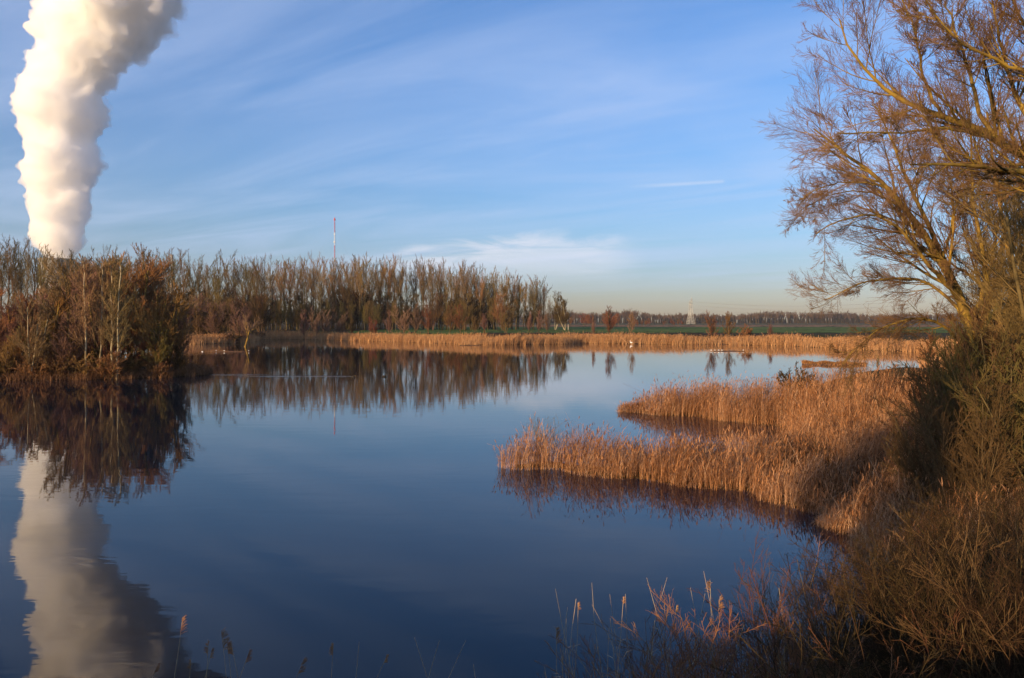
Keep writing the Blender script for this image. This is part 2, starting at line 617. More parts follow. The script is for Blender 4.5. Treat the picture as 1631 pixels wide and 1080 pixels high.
def children(rng, P, R, k, t0, t1, ang, lr, npts, up, wig, rr, taper=0.6, ang_sd=0.12, lr_sd=0.3, tip_r=0.35, azim=None):
    """k children along each parent branch"""
    n, m, _ = P.shape
    t = (np.arange(k)[None, :] + rng.random((n, k))) / k
    t = t0 + (t1 - t0) * t
    s = t * (m - 1)
    i0 = np.clip(s.astype(int), 0, m - 2)
    f = (s - i0)[..., None]
    idx = np.arange(n)[:, None]
    a, b = P[idx, i0], P[idx, i0 + 1]
    base = a * (1 - f) + b * f
    T = norm(b - a)
    rad = R[idx, i0] * (1 - f[..., 0]) + R[idx, i0 + 1] * f[..., 0]
    plen = np.linalg.norm(np.diff(P, axis=1), axis=2).sum(1)[:, None]
    L = plen * lr * (1 - taper * t) * np.clip(1 + rng.normal(0, lr_sd, (n, k)), 0.35, 1.8)
    base, T, rad, L = base.reshape(-1, 3), T.reshape(-1, 3), rad.ravel(), L.ravel()
    N = len(base)
    ref = np.where(np.abs(T[:, 2:3]) > 0.9, np.array([[1.0, 0, 0]]), np.array([[0, 0, 1.0]]))
    U = norm(np.cross(T, ref))
    Vv = np.cross(T, U)
    ph = rng.random(N) * 2 * math.pi
    an = ang + rng.normal(0, ang_sd, N)
    D = np.cos(an)[:, None] * T + np.sin(an)[:, None] * (np.cos(ph)[:, None] * U + np.sin(ph)[:, None] * Vv)
    C = march(rng, base, D, L, npts, up, wig)
    r0 = rad * rr
    RR = r0[:, None] * np.linspace(1, tip_r, npts)[None, :]
    return C, RR


def tubes(P, R, sides):
    n, m, _ = P.shape
    T = np.zeros_like(P)
    T[:, 1:-1] = P[:, 2:] - P[:, :-2]
    T[:, 0] = P[:, 1] - P[:, 0]
    T[:, -1] = P[:, -1] - P[:, -2]
    T = norm(T)
    Tm = norm(P[:, -1] - P[:, 0])
    ref = np.where(np.abs(Tm[:, 2:3]) > 0.8, np.array([[1.0, 0.13, 0]]), np.array([[0.1, 0, 1.0]]))[:, None, :]
    U = norm(np.cross(T, np.broadcast_to(ref, T.shape)))
    Vv = np.cross(T, U)
    an = np.arange(sides) * 2 * math.pi / sides
    V = (P[:, :, None, :] + R[:, :, None, None] * (np.cos(an)[None, None, :, None] * U[:, :, None, :] + np.sin(an)[None, None, :, None] * Vv[:, :, None, :]))
    V = V.reshape(-1, 3)
    b = (np.arange(n) * m * sides)[:, None, None]
    j = (np.arange(m - 1) * sides)[None, :, None]
    i = np.arange(sides)[None, None, :]
    i2 = (i + 1) % sides
    Fq = np.stack([b + j + i, b + j + i2, b + j + sides + i2, b + j + sides + i], -1).reshape(-1, 4)
    return V, Fq


def tube_mesh(name, levels, sides, tint=None):
    Vs, Fs, off = [], [], 0
    for (P, R), s in zip(levels, sides):
        V, Fq = tubes(P, R, s)
        Vs.append(V)
        Fs.append(Fq + off)
        off += len(V)
    return mesh_np(name, np.vstack(Vs), np.vstack(Fs), smooth=False)


def clampR(lv, rmin):
    return (lv[0], np.maximum(lv[1], rmin))


def make_plant(name, levels, ntrunk, sides, rmin, bark, twig, loc=(0, 0, 0), trunk_name='trunk', crown_name='crown'):
    root = empty(name, loc)
    lv = [clampR(l, rmin[i]) for i, l in enumerate(levels)]
    me = tube_mesh(trunk_name, lv[:ntrunk], sides[:ntrunk])
    link_mesh(trunk_name, me, bark, root)
    me2 = tube_mesh(crown_name, lv[ntrunk:], sides[ntrunk:])
    link_mesh(crown_name, me2, twig, root)
    return root


def line(p0, p1, npts, r0, r1, rng, wob=0.0):
    t = np.linspace(0, 1, npts)[:, None]
    P = np.array(p0)[None] * (1 - t) + np.array(p1)[None] * t
    P[1:-1] += rng.normal(0, wob, (npts - 2, 3))
    return P[None], np.linspace(r0, r1, npts)[None]


def gen_poplar(rng, H=32.0, rmul=1.0):
    """tall narrow winter poplar: bare stem, steeply ascending limbs, fan-like top (unit: metres)"""
    split = rng.uniform(0.50, 0.66)
    L0 = line((0, 0, 0), (rng.normal(0, .5), rng.normal(0, .5), H * split * 1.15), 8, 0.30, 0.15, rng, 0.12)
    n = rng.integers(5, 8)
    L1 = children(rng, *L0, n, 0.50, 0.99, 0.30, 0.66, 8, 0.30, 0.09, 0.60, taper=0.10, lr_sd=0.14, tip_r=0.2)
    L1b = children(rng, *L0, 13, 0.35, 0.95, 0.85, 0.20, 5, 0.9, 0.12, 0.25, taper=0.2)
    L2 = children(rng, *L1, 10, 0.10, 1.0, 0.50, 0.32, 6, 0.55, 0.12, 0.40, taper=0.5)
    L3 = children(rng, *L2, 7, 0.10, 1.0, 0.55, 0.42, 4, 0.35, 0.14, 0.45)
    L3b = children(rng, *L1b, 7, 0.15, 1.0, 0.6, 0.42, 4, 0.4, 0.15, 0.45)
    L4 = children(rng, *L3, 3, 0.2, 1.0, 0.55, 0.55, 3, 0.2, 0.16, 0.6)
    return [L0, L1, L1b, L2, L3, L3b, L4]


def gen_round(rng, H=9.0, stems=4, spread=0.5, k=(12, 9, 6), up=0.35, lean=0.0, rad=0.0095, wig=0.10):
    """multi-stemmed small tree / large bush with an egg-shaped crown"""
    base = np.zeros((stems, 3))
    base[:, :2] = rng.normal(0, 0.15, (stems, 2))
    ph = rng.random(stems) * 6.283 + np.arange(stems)
    sp = spread * np.sqrt((np.arange(stems) + .3) / stems) * rng.uniform(.8, 1.2, stems)
    d = np.stack([np.cos(ph) * sp, np.sin(ph) * sp, np.ones(stems)], 1) + rng.normal(0, .06, (stems, 3))
    d[:, 0] += lean
    L = H * rng.uniform(0.74, 0.90, stems) * (1 - .38 * sp / (1 + sp) * 1.5)
    P = march(rng, base, d, L, 8, 0.25, wig)
    R = np.linspace(1, 0.25, 8)[None] * (H * rad) * np.ones((stems, 1))
    L0 = (P, R)
    L1 = children(rng, *L0, k[0], 0.15, 1.0, 0.70, 0.38, 6, up, 0.12, 0.42, taper=0.50)
    L2 = children(rng, *L1, k[1], 0.12, 1.0, 0.55, 0.45, 5, up * .8, 0.14, 0.5)
    L3 = children(rng, *L2, k[2], 0.12, 1.0, 0.55, 0.50, 4, up * .6, 0.16, 0.55)
    return [L0, L1, L2, L3]


def gen_egg(rng, H=8.0, stems=3):
    """oval winter bush or small tree: a few near-vertical stems, branches longest below the middle"""
    ph = rng.random(stems) * 6.283 + np.arange(stems) * 2.1
    sp = rng.uniform(.05, .26, stems)
    base = np.stack([np.cos(ph) * .2, np.sin(ph) * .2, 0 * ph], 1)
    d = np.stack([np.cos(ph) * sp, np.sin(ph) * sp, np.ones(stems)], 1)
    P = march(rng, base, d, H * rng.uniform(.75, .98, stems), 9, .15, .08)
    L0 = (P, np.linspace(1, .2, 9)[None] * H * .0075 * np.ones((stems, 1)))
    L1 = children(rng, *L0, 20, 0.14, 0.99, 0.78, 0.36, 7, 0.6, 0.10, 0.40, taper=0.72, lr_sd=.22)
    L2 = children(rng, *L1, 10, 0.12, 1.0, 0.55, 0.42, 5, 0.4, 0.14, 0.5, taper=.4)
    L3 = children(rng, *L2, 6, 0.12, 1.0, 0.55, 0.5, 4, 0.2, 0.16, 0.55)
    return [L0, L1, L2, L3]


def gen_slim(rng, H=14.0):
    """slender single-stemmed tree with fine steep branches"""
    L0 = line((0, 0, 0), (rng.normal(0, .35), rng.normal(0, .35), H), 12, 0.115, 0.02, rng, 0.06)
    L1 = children(rng, *L0, 46, 0.22, 0.985, 0.62, 0.24, 7, 0.55, 0.09, 0.32, taper=0.62, lr_sd=0.2)
    L2 = children(rng, *L1, 10, 0.12, 1.0, 0.5, 0.40, 5, 0.45, 0.12, 0.5)
    L3 = children(rng, *L2, 5, 0.15, 1.0, 0.5, 0.45, 3, 0.3, 0.14, 0.6)
    return [L0, L1, L2, L3]


def proto_set(name, gens, ntrunk, sides, rmin, bark, twig, H):
    """builds meshes once; returns list of (trunk mesh, crown mesh, height)"""
    out = []
    for lv in gens:
        lv2 = [clampR(l, rmin[i]) for i, l in enumerate(lv)]
        a = tube_mesh('trunk', lv2[:ntrunk], sides[:ntrunk])
        b = tube_mesh('crown', lv2[ntrunk:], sides[ntrunk:])
        top = max(float(l[0][..., 2].max()) for l in lv2)
        out.append((a, b, top, bark, twig))
    return out


def plant_at(name, proto, x, y, height, rng, label, cat, group, z=None, wide=1.0, bark=None, twig=None):
    """one individual plant: Empty at the foot > trunk, crown (mesh data shared between look-alikes)"""
    a, b, top, bk, tw = proto
    s = height / top
    root = empty(name, (x, y, (gz(x, y) if z is None else z) - 0.15), rng.uniform(0, 6.28), (s * wide, s * wide, s))
    for nm, me, mt in (('trunk', a, bark or bk), ('crown', b, twig or tw)):
        o = bpy.data.objects.new(nm, me)
        COL.objects.link(o)
        if not me.materials:
            me.materials.append(mt)
        o.material_slots[0].link = 'OBJECT'
        o.material_slots[0].material = mt
        o.parent = root
    tag(root, label, cat, group)
    return root


rng = np.random.default_rng(7)
PR = {}
PR['poplar'] = proto_set('poplar', [gen_poplar(np.random.default_rng(100 + i)) for i in range(7)], 3, [5, 4, 3, 3, 3, 3, 3],
                         [.15, .07, .05, .045, .026, .026, .020], M['bark_olive'], M['twig_tan'], 32)
PR['bush'] = proto_set('bush', [gen_egg(np.random.default_rng(200 + i), 8.0, 2 + i % 3) for i in range(6)], 1, [4, 3, 3, 3],
                       [.05, .03, .018, .013], M['bark_brown'], M['twig_mauve'], 8)
PR['slim'] = proto_set('slim', [gen_slim(np.random.default_rng(300 + i)) for i in range(4)], 1, [6, 3, 3, 3],
                       [.05, .026, .018, .014], M['bark_pale'], M['twig_tan'], 14)
PR['broad'] = proto_set('broad', [gen_round(np.random.default_rng(400 + i), 14.0, 2 + i % 2, 0.30, (18, 12, 9), 0.4) for i in range(4)], 1, [6, 3, 3, 3],
                        [.08, .035, .020, .015], M['bark_olive'], M['twig_brown'], 14)
PR['low'] = proto_set('low', [gen_round(np.random.default_rng(500 + i), 3.0, 15, 0.95, (9, 7, 5), 0.25) for i in range(4)], 1, [3, 3, 3, 3],
                      [.02, .014, .012, .011], M['twig_brown'], M['twig_red'], 3)

# ------------------------------------------------------------------ far wood: poplars


def px_at(px, D):
    return (px - 815.5) / F * D


def interp_top(px, tab):
    return float(np.interp(px, [a for a, b in tab], [b for a, b in tab]))


POP_TOP = [(-60, 380), (0, 386), (60, 388), (110, 398), (180, 402), (240, 398), (300, 411), (420, 414), (470, 418), (500, 412), (600, 413), (640, 420), (655, 418), (700, 422),
           (760, 429), (850, 440), (866, 457), (880, 474)]
rp = np.random.default_rng(11)
for row, (D0, x0, x1, step, dark) in enumerate(((415, 425, 872, 12.5, 0), (440, 400, 878, 12, 0), (470, -60, 866, 13, 1), (330, -60, 130, 11, 2), (355, 110, 420, 12, 2))):
    px = x0
    while px < x1:
        px += step * rp.uniform(0.6, 1.45)
        if 652 < px < 664 and row < 2:
            continue
        D = D0 + rp.uniform(-7, 7)
        x = px_at(px, D)
        top = interp_top(px, POP_TOP) + rp.uniform(-17, 11) + (3 if row == 2 else 0)
        if 61 < px < 128 and (row == 2 or rp.random() < .5):
            continue
        g = gz(x, D)
        h = CAMZ + (HOR - top) / F * D - g
        if row in (0, 1):
            lab, grp = 'tall bare poplar in the sunlit rows behind the far reeds and green strip', 'poplars in the sunlit far rows'
        elif row == 2:
            lab, grp = 'tall bare poplar in the shaded rear of the far wood', 'poplars at the rear of the far wood'
        elif row == 3:
            lab, grp = 'dark tall poplar at the left edge beside the cooling towers', 'dark poplars beside the cooling towers'
        else:
            lab, grp = 'dark poplar in the wood behind the wooded island', 'poplars behind the wooded island'
        plant_at('poplar_tree', PR['poplar'][rp.integers(7)], x, D, h, rp, lab, 'tree', grp, wide=rp.uniform(0.85, 1.15),
                 twig=[M['twig_tan'], M['twig_brown'], M['twig_rust'], M['twig_tan']][rp.integers(4)] if row < 2 else M['twig_olive'],
                 bark=M['bark_olive'] if row < 2 else M['bark_brown'])

for px, top in ((66, 398), (74, 404), (84, 408), (92, 400), (101, 398), (110, 402), (120, 396)):
    x = px_at(px, 345)
    plant_at('poplar_tree', PR['poplar'][rp.integers(7)], x, 345, CAMZ + (HOR - top) / F * 345 - gz(x, 345), rp,
             'thin dark poplar standing directly in front of the cooling towers', 'tree', 'thin poplars before the cooling towers', wide=.8,
             twig=M['twig_olive'], bark=M['bark_brown'])

# understorey inside the wood
for k in range(105):
    px = rp.uniform(300, 868)
    D = rp.uniform(405, 460)
    x = px_at(px, D)
    top = rp.uniform(452, 492) + 8 * math.sin(px * .03)
    h = CAMZ + (HOR - top) / F * D - gz(x, D)
    plant_at('understorey_tree', PR['broad'][rp.integers(4)], x, D, h, rp, 'olive brown bushy tree under the far poplars', 'tree',
             'understorey trees of the far wood', wide=rp.uniform(.8, 1.3), twig=[M['twig_olive'], M['twig_brown'], M['twig_dark']][rp.integers(3)])
# thicket with dense straight stems between x 420 and 620
for k in range(64):
    px = rp.uniform(415, 645)
    D = rp.uniform(372, 400)
    x = px_at(px, D)
    h = CAMZ + (HOR - rp.uniform(476, 487)) / F * D - gz(x, D)
    plant_at('thicket_tree', PR['slim'][rp.integers(4)], x, D, h, rp, 'thin straight young tree in the plantation below the poplars', 'tree',
             'young trees of the plantation', wide=rp.uniform(.8, 1.2), twig=M['twig_olive'], bark=M['bark_olive'])

# reddish bushes in front of the wood: (px, top row, D, width, twig, proto, label)
BUSH = [
    (486, 491, 315, 1.0, 'twig_mauve', 'bush', 'mauve bare bush left of the pointed russet one at the far shore'),
    (503, 485, 312, .72, 'twig_mauve', 'bush', 'pointed russet bush, tallest of those right of the plantation'),
    (521, 492, 316, 1.1, 'twig_mauve', 'bush', 'mauve bush under the red and white mast'),
    (541, 489, 316, 1.1, 'twig_mauve', 'bush', 'broad mauve bush right of the mast'),
    (561, 498, 312, .7, 'twig_olive', 'bush', 'small olive bush with a narrow crown at the far reeds'),
    (595, 502, 308, .9, 'twig_red', 'bush', 'low red brown bush behind the far reeds'),
    (621, 492, 306, .8, 'twig_mauve', 'bush', 'narrow mauve bush at the start of the green strip'),
    (641, 482, 304, 1.1, 'twig_mauve', 'bush', 'first tall mauve bush of the trio by the green strip'),
    (662, 481, 304, 1.0, 'twig_mauve', 'bush', 'middle tall mauve bush of the trio by the green strip'),
    (683, 483, 304, 1.1, 'twig_red', 'bush', 'last russet bush of the trio by the green strip'),
    (716, 484, 300, 1.1, 'twig_brown', 'bush', 'orange brown bush with yellowish stems by the green strip'),
    (734, 483, 298, 1.35, 'twig_red', 'bush', 'wide russet dome bush before the poplars'),
    (757, 494, 298, 1.0, 'twig_brown', 'bush', 'low brown bush between two russet domes'),
    (772, 496, 298, .9, 'twig_mauve', 'bush', 'small mauve bush left of the round bush'),
    (805, 488, 296, 1.35, 'twig_brown', 'bush', 'round golden brown bush on the green strip'),
    (842, 493, 292, .75, 'twig_mauve', 'bush', 'slim mauve bush right of the round bush'),
    (858, 492, 292, .9, 'twig_mauve', 'bush', 'mauve bush near the end of the wood'),
    (872, 495, 292, .8, 'twig_mauve', 'bush', 'last mauve bush before the pale trunked tree'),
    (973, 485, 276, 1.0, 'twig_red', 'bush', 'lone oval reddish tree behind the far reeds'),
    (1006, 493, 272, .75, 'twig_mauve', 'bush', 'thin mauve tree right of the lone oval tree'),
    (945, 503, 276, .5, 'twig_mauve', 'bush', 'thin sapling left of the lone oval tree'),
    (1136, 492, 254, .9, 'twig_red', 'bush', 'red brown tree with dark twin trunks below the pylon'),
    (1158, 494, 252, 1.0, 'twig_red', 'bush', 'red brown tree right of the twin trunks'),
    (1184, 514, 252, 1.2, 'twig_red', 'low', 'low red bush right of the twin trunk trees'),
    (1226, 513, 250, .8, 'twig_mauve', 'bush', 'small red sapling behind the far reeds by the raft'),
    (690, 462, 385, 1.3, 'twig_brown', 'broad', 'orange brown rounded tree under the poplars'),
    (740, 464, 380, 1.2, 'twig_brown', 'broad', 'warm brown rounded tree behind the wide dome bush'),
    (800, 463, 380, 1.3, 'twig_red', 'broad', 'reddish rounded tree before the last poplars'),
]
for (px, top, D, wd, tw, pt, lab) in BUSH:
    x = px_at(px, D)
    h = CAMZ + (HOR - top) / F * D - gz(x, D)
    plant_at('bush' if pt == 'low' else 'bushy_tree', PR[pt][rp.integers(len(PR[pt]))], x, D, h, rp, lab, 'bush' if pt == 'low' else 'tree', None, wide=wd, twig=M[tw], bark=M['bark_brown'])

for (px, top, D, wd, lab) in ((884, 462, 405, .9, 'grey brown tree at the right end of the poplar wood'),
                              (901, 468, 395, 1.25, 'outermost round grey tree of the far wood, trunk pale and visible')):
    x = px_at(px, D)
    h = CAMZ + (HOR - top) / F * D - gz(x, D)
    plant_at('grey_tree', PR['broad'][rp.integers(4)], x, D, h, rp, lab, 'tree', None, wide=wd, twig=M['twig_olive'], bark=M['bark_pale'])

# field hedge beyond, low reddish bushes
for k in range(26):
    px = rp.uniform(905, 1090)
    D = rp.uniform(820, 1000)
    x = px_at(px, D)
    h = CAMZ + (HOR - rp.uniform(497, 505)) / F * D - gz(x, D) if px < 1010 else rp.uniform(6, 9)
    plant_at('hedge_bush', PR['broad'][rp.integers(4)], x, D, h, rp, 'reddish bush in the hedge across the distant field', 'bush',
             'bushes of the distant field hedge', wide=1.5, twig=M['twig_red'], bark=M['bark_brown'])

# mauve/dark bushes on the mainland behind and right of the island
for k in range(60):
    px = rp.uniform(215, 425)
    D = rp.uniform(262, 300) if px < 350 else rp.uniform(332, 365)
    x = px_at(px, D)
    top = rp.uniform(462, 492)
    h = CAMZ + (HOR - top) / F * D - gz(x, D)
    plant_at('shore_bush', PR['bush'][rp.integers(6)] if k % 2 else PR['broad'][rp.integers(4)], x, D, h, rp,
             'dark mauve bush on the shaded shore right of the island', 'bush', 'bushes on the shaded shore behind the island', wide=rp.uniform(.9, 1.3),
             twig=[M['twig_mauve'], M['twig_brown'], M['twig_dark']][k % 3], bark=M['bark_brown'])
for (px, top, D, lab, tw) in ((386, 478, 262, 'tall mauve tree behind the leaning shore tree', 'twig_mauve'),):
    x = px_at(px, D)
    plant_at('bushy_tree', PR['bush'][2], x, D, CAMZ + (HOR - top) / F * D - gz(x, D), rp, lab, 'tree', None, twig=M[tw], bark=M['bark_brown'], wide=1.1)
for k in range(34):
    px = rp.uniform(312, 462)
    d0 = np.interp(px, [312, 340, 372, 400, 430, 462], [262, 258, 256, 296, 318, 324])
    D = d0 + rp.uniform(2, 9)
    x = px_at(px, D)
    if inland(np.array([[x, D]]))[0] < .6:
        continue
    plant_at('shore_brush', PR['low'][rp.integers(4)], x, D, rp.uniform(2.2, 4.5), rp, 'low dark brush at the waterline of the shaded far-left shore', 'bush',
             'brush along the shaded far-left waterline', wide=1.4, twig=[M['twig_dark'], M['twig_brown'], M['twig_mauve']][k % 3], bark=M['twig_brown'])
# leaning tree with its foot in the water
r2 = np.random.default_rng(77)
base = W(390, 553, 222)
base[2] = 0
L0 = (march(r2, np.array([[0, 0, -.3]]), np.array([[0.35, 0, 1.0]]), np.array([5.0]), 6, 0.1, 0.06), np.linspace(.30, .2, 6)[None])
L1 = children(r2, *L0, 7, 0.5, 1.0, 0.75, 1.15, 7, 0.5, 0.1, 0.6, taper=0.1)
L2 = children(r2, *L1, 12, 0.15, 1.0, 0.55, 0.42, 5, 0.45, 0.1, 0.5)
L3 = children(r2, *L2, 9, 0.12, 1.0, 0.5, 0.45, 4, 0.4, 0.12, 0.5)
t = make_plant('willow_tree', [L0, L1, L2, L3], 2, [6, 5, 3, 3], [.1, .06, .035, .025], M['bark_gold'], M['twig_mauve'], base)
tag(t, 'leaning golden willow standing in the water beside the sandbar', 'tree')

# ------------------------------------------------------------------ distant wood on the horizon


def build_distant_wood():
    r = np.random.default_rng(5)
    n = 2600
    px = r.uniform(-60, 1800, n)
    D = r.uniform(2150, 2500, n)
    x = (px - 815.5) / F * D
    hh = 30 + 4 * np.sin(px * .021) + 3 * np.sin(px * .057 + 1) + r.normal(0, 2.5, n)
    # trunk lines
    P = np.zeros((n, 2, 3))
    P[:, 0] = np.stack([x, D, np.full(n, 2.5)], 1)
    P[:, 1] = P[:, 0] + np.stack([np.zeros(n), np.zeros(n), hh * .7], 1)
    L0 = (P, np.full((n, 2), 0.22))
    L1 = children(r, *L0, 9, 0.55, 1.0, 0.6, 0.42, 3, 0.4, 0.1, 0.8, taper=0.1)
    L2 = children(r, *L1, 6, 0.1, 1.0, 0.7, 0.5, 3, 0.3, 0.1, 0.9)
    lv = [L0, clampR(L1, 0.32), clampR(L2, 0.30)]
    me = tube_mesh('distant_woodland', lv, [3, 3, 3])
    o = link_mesh('distant_woodland', me, mat_noise('woodland', (0.09, 0.055, 0.035), (0.13, 0.08, 0.05), 0.01))
    tag(o, 'hazy brown strip of woodland along the horizon right of the poplars', 'woodland', kind='stuff')
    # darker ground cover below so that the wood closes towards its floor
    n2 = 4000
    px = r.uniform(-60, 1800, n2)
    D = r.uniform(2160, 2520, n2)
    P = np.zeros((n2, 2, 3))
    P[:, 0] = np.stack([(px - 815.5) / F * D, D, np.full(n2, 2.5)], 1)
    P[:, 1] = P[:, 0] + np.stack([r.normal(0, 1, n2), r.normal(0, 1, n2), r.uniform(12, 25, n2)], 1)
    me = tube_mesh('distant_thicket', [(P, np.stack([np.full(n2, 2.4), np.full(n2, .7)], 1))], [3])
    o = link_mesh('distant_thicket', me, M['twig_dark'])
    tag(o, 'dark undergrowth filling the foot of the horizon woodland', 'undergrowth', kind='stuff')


build_distant_wood()

# ------------------------------------------------------------------ reeds


def fnoise(P, s, seed=0.0):
    """cheap smooth noise in 0..1"""
    x, y = P[:, 0] * s + seed, P[:, 1] * s - seed
    v = np.sin(x * 1.0 + 1.7 * np.sin(y * .8)) + np.sin(y * 1.3 + 1.5 * np.sin(x * .9 + 2)) + .6 * np.sin(x * 2.3 + y * 1.9 + seed) + .5 * np.sin(x * 3.9 - y * 3.1)
    return np.clip(v / 6.2 + .5, 0, 1)


rr = np.random.default_rng(21)


def reed_mesh(name, pts, H, rng, stem_w, leaf_n, leaf_w, leaf_l, plume_frac=0.5, lean=0.12, tint0=0.0, tint1=1.0, plume_w=0.05, wind=(0.10, 0.02), clump_lean=.5):
    """stems as crossed ribbons, drooping leaves and seed plumes; one mesh"""
    n = len(pts)
    Vs, Fs, Ts = [], [], []
    off = 0
    tint = np.clip(rng.normal(0.5, 0.30, n), 0, 1) * (tint1 - tint0) + tint0
    d = rng.normal(0, lean, (n, 2)) + np.array(wind)
    cl1 = fnoise(pts[:, :2], 1.9, 6.0) - .5
    cl2 = fnoise(pts[:, :2], 1.6, 12.0) - .5
    d += np.stack([cl1, cl2], 1) * clump_lean
    broken = rng.random(n) < .13
    d[broken] += rng.normal(0, .55, (int(broken.sum()), 2))
    tint = np.clip(tint + (fnoise(pts[:, :2], 1.2, 8.0) - .5) * .5 * (tint1 - tint0), 0, 1)
    zt = [0, .4, .75, 1.0]
    ph = rng.random(n) * math.pi
    sx, sy = np.cos(ph), np.sin(ph)
    stem_w = stem_w * np.exp(rng.normal(0, .5, n))
    H = H * np.where(rng.random(n) < .05, 1.3, 1.0)

    def pos(t):
        b = t * t
        return np.stack([pts[:, 0] + d[:, 0] * H * b, pts[:, 1] + d[:, 1] * H * b, pts[:, 2] + H * t * (1 - 0.04 * t)], 1)
    ring = []
    for k, t in enumerate(zt):
        c = pos(t)
        w = stem_w * (1 - .6 * t)
        if np.ndim(w) == 0:
            w = np.full(n, w)
        ring.append(np.stack([c + np.stack([sx * w, sy * w, 0 * w], 1), c - np.stack([sx * w, sy * w, 0 * w], 1)], 1))
    V = np.stack(ring, 1).reshape(n, -1, 3)                     # n, 8, 3
    nv = V.shape[1]
    b = (np.arange(n) * nv)[:, None]
    f = np.array([[2 * k, 2 * k + 1, 2 * k + 3, 2 * k + 2] for k in range(len(zt) - 1)])
    Fq = (b[:, :, None] + f[None]).reshape(-1, 4)
    Vs.append(V.reshape(-1, 3)); Fs.append(Fq + off); Ts.append(np.repeat(tint, nv)); off += n * nv
    for q in range(leaf_n):
        t = rng.uniform(0.12, 0.92, n)
        c = np.stack([pts[:, 0] + d[:, 0] * H * t * t, pts[:, 1] + d[:, 1] * H * t * t, pts[:, 2] + H * t * (1 - .04 * t)], 1)
        a = rng.random(n) * 6.283
        L = leaf_l * rng.uniform(.5, 1.3, n) * (1 - 0.35 * t)
        el = rng.uniform(-0.2, 1.2, n)
        out = np.stack([np.cos(a), np.sin(a), 0 * a], 1)
        side = np.stack([-np.sin(a), np.cos(a), 0 * a], 1)
        m1 = c + (out * np.cos(el)[:, None] + np.array([0, 0, 1.0]) * np.sin(el)[:, None]) * (L * .5)[:, None]
        e2 = el - rng.uniform(.5, 1.5, n)
        m2 = m1 + (out * np.cos(e2)[:, None] + np.array([0, 0, 1.0]) * np.sin(e2)[:, None]) * (L * .5)[:, None]
        w = leaf_w
        V = np.stack([c + side * w * .4, c - side * w * .4, m1 + side * w, m1 - side * w, m2 + side * w * .15, m2 - side * w * .15], 1)
        f = np.array([[0, 1, 3, 2], [2, 3, 5, 4]])
        b = (np.arange(n) * 6)[:, None, None]
        Fq = (b + f[None]).reshape(-1, 4)
        Vs.append(V.reshape(-1, 3)); Fs.append(Fq + off)
        Ts.append(np.repeat(np.clip(tint + rng.normal(0, .12, n), 0, 1), 6)); off += n * 6
    pm = rng.random(n) < plume_frac
    k = int(pm.sum())
    if k:
        c = pos(1.0)[pm]
        hh = rng.uniform(.16, .30, k)
        for q in range(2):
            a = ph[pm] + q * 1.57
            side = np.stack([np.cos(a), np.sin(a), 0 * a], 1)
            dr = np.stack([d[pm, 0] * 2.0, d[pm, 1] * 2.0, np.ones(k)], 1)
            dr = norm(dr + rng.normal(0, .15, (k, 3)))
            m1 = c + dr * (hh * .35)[:, None]
            m2 = c + dr * hh[:, None]
            V = np.stack([c + side * .004, c - side * .004, m1 + side * plume_w, m1 - side * plume_w, m2 + side * .006, m2 - side * .006], 1)
            f = np.array([[0, 1, 3, 2], [2, 3, 5, 4]])
            b = (np.arange(k) * 6)[:, None, None]
            Vs.append(V.reshape(-1, 3)); Fs.append((b + f[None]).reshape(-1, 4) + off)
            Ts.append(np.repeat(np.clip(tint[pm] * .7, 0, 1), 6)); off += k * 6
    return mesh_np(name, np.vstack(Vs), np.vstack(Fs), tint=np.concatenate(Ts))


def scatter(rng, x0, x1, y0, y1, n):
    return np.stack([rng.uniform(x0, x1, n), rng.uniform(y0, y1, n)], 1)


# --- the two spits and the big bed to the right
P = scatter(rr, -3, 36, 16, 68, 240000)
d = inland(P)
keep = (d > -0.35) & (P[:, 0] < 27 - 0.10 * (P[:, 1] - 30)) & (P[:, 1] > 20)
keep &= ~((P[:, 1] < 24) & (P[:, 0] > 17))
P, d = P[keep], d[keep]
clump = fnoise(P, 1.5, 3.0)
dens = np.clip(2.6 * (clump - .30), .07, 1) * np.clip(2.2 * (fnoise(P, 3.7, 9.) - .12), .25, 1)
lane = np.abs(fnoise(P, .75, 15.) - .5) < .035
dens = np.where(lane & (d > .8), dens * .08, dens)
dens = np.where((P[:, 1] < 48) & (P[:, 0] < 11), np.maximum(dens, .62), dens)
dens = np.where((P[:, 1] > 50) & (P[:, 0] < 17), np.maximum(dens, .5), dens)
dens = np.where(np.abs(d) < .5, np.maximum(dens, .9), dens)
keep = rr.random(len(P)) < dens
P, d, clump = P[keep], d[keep], clump[keep]
z = np.maximum(ground_z(P), -0.25)
Hh = (1.16 + 0.45 * fnoise(P, .45, 1.0) + 1.9 * (clump - .45) + .9 * (fnoise(P, 2.9, 4.) - .5)) * (0.60 + 0.40 * sm((d + .3) / 1.0)) * rr.uniform(.72, 1.18, len(P))
Hh = Hh * (1 - .22 * sm((P[:, 1] - 56) / 4) * sm((P[:, 0] - 19) / 3))
Hh = Hh * (1 - .22 * sm((P[:, 0] - 3) / 3) * (P[:, 1] < 44) * sm((16 - P[:, 0]) / 3))
Hh = np.maximum(Hh, .35)
Hh = np.where((P[:, 1] > 52) & (P[:, 0] < 13), Hh * (0.45 + .55 * sm((P[:, 0] - 9.5) / 3)), Hh)
pts = np.column_stack([P, z])
front = (P[:, 1] < 48) & ((P[:, 0] < 15.2) | (P[:, 1] < 43))
me = reed_mesh('reed_bed', pts[front], Hh[front], rr, 0.0060, 5, 0.0065, 0.50, .25, plume_w=.018, lean=.16)
print('reeds near', len(P), len(me.polygons))
tag(link_mesh('reed_bed', me, M['reed']), 'orange brown reed bed on the nearer spit reaching into the lake', 'reeds', kind='stuff')
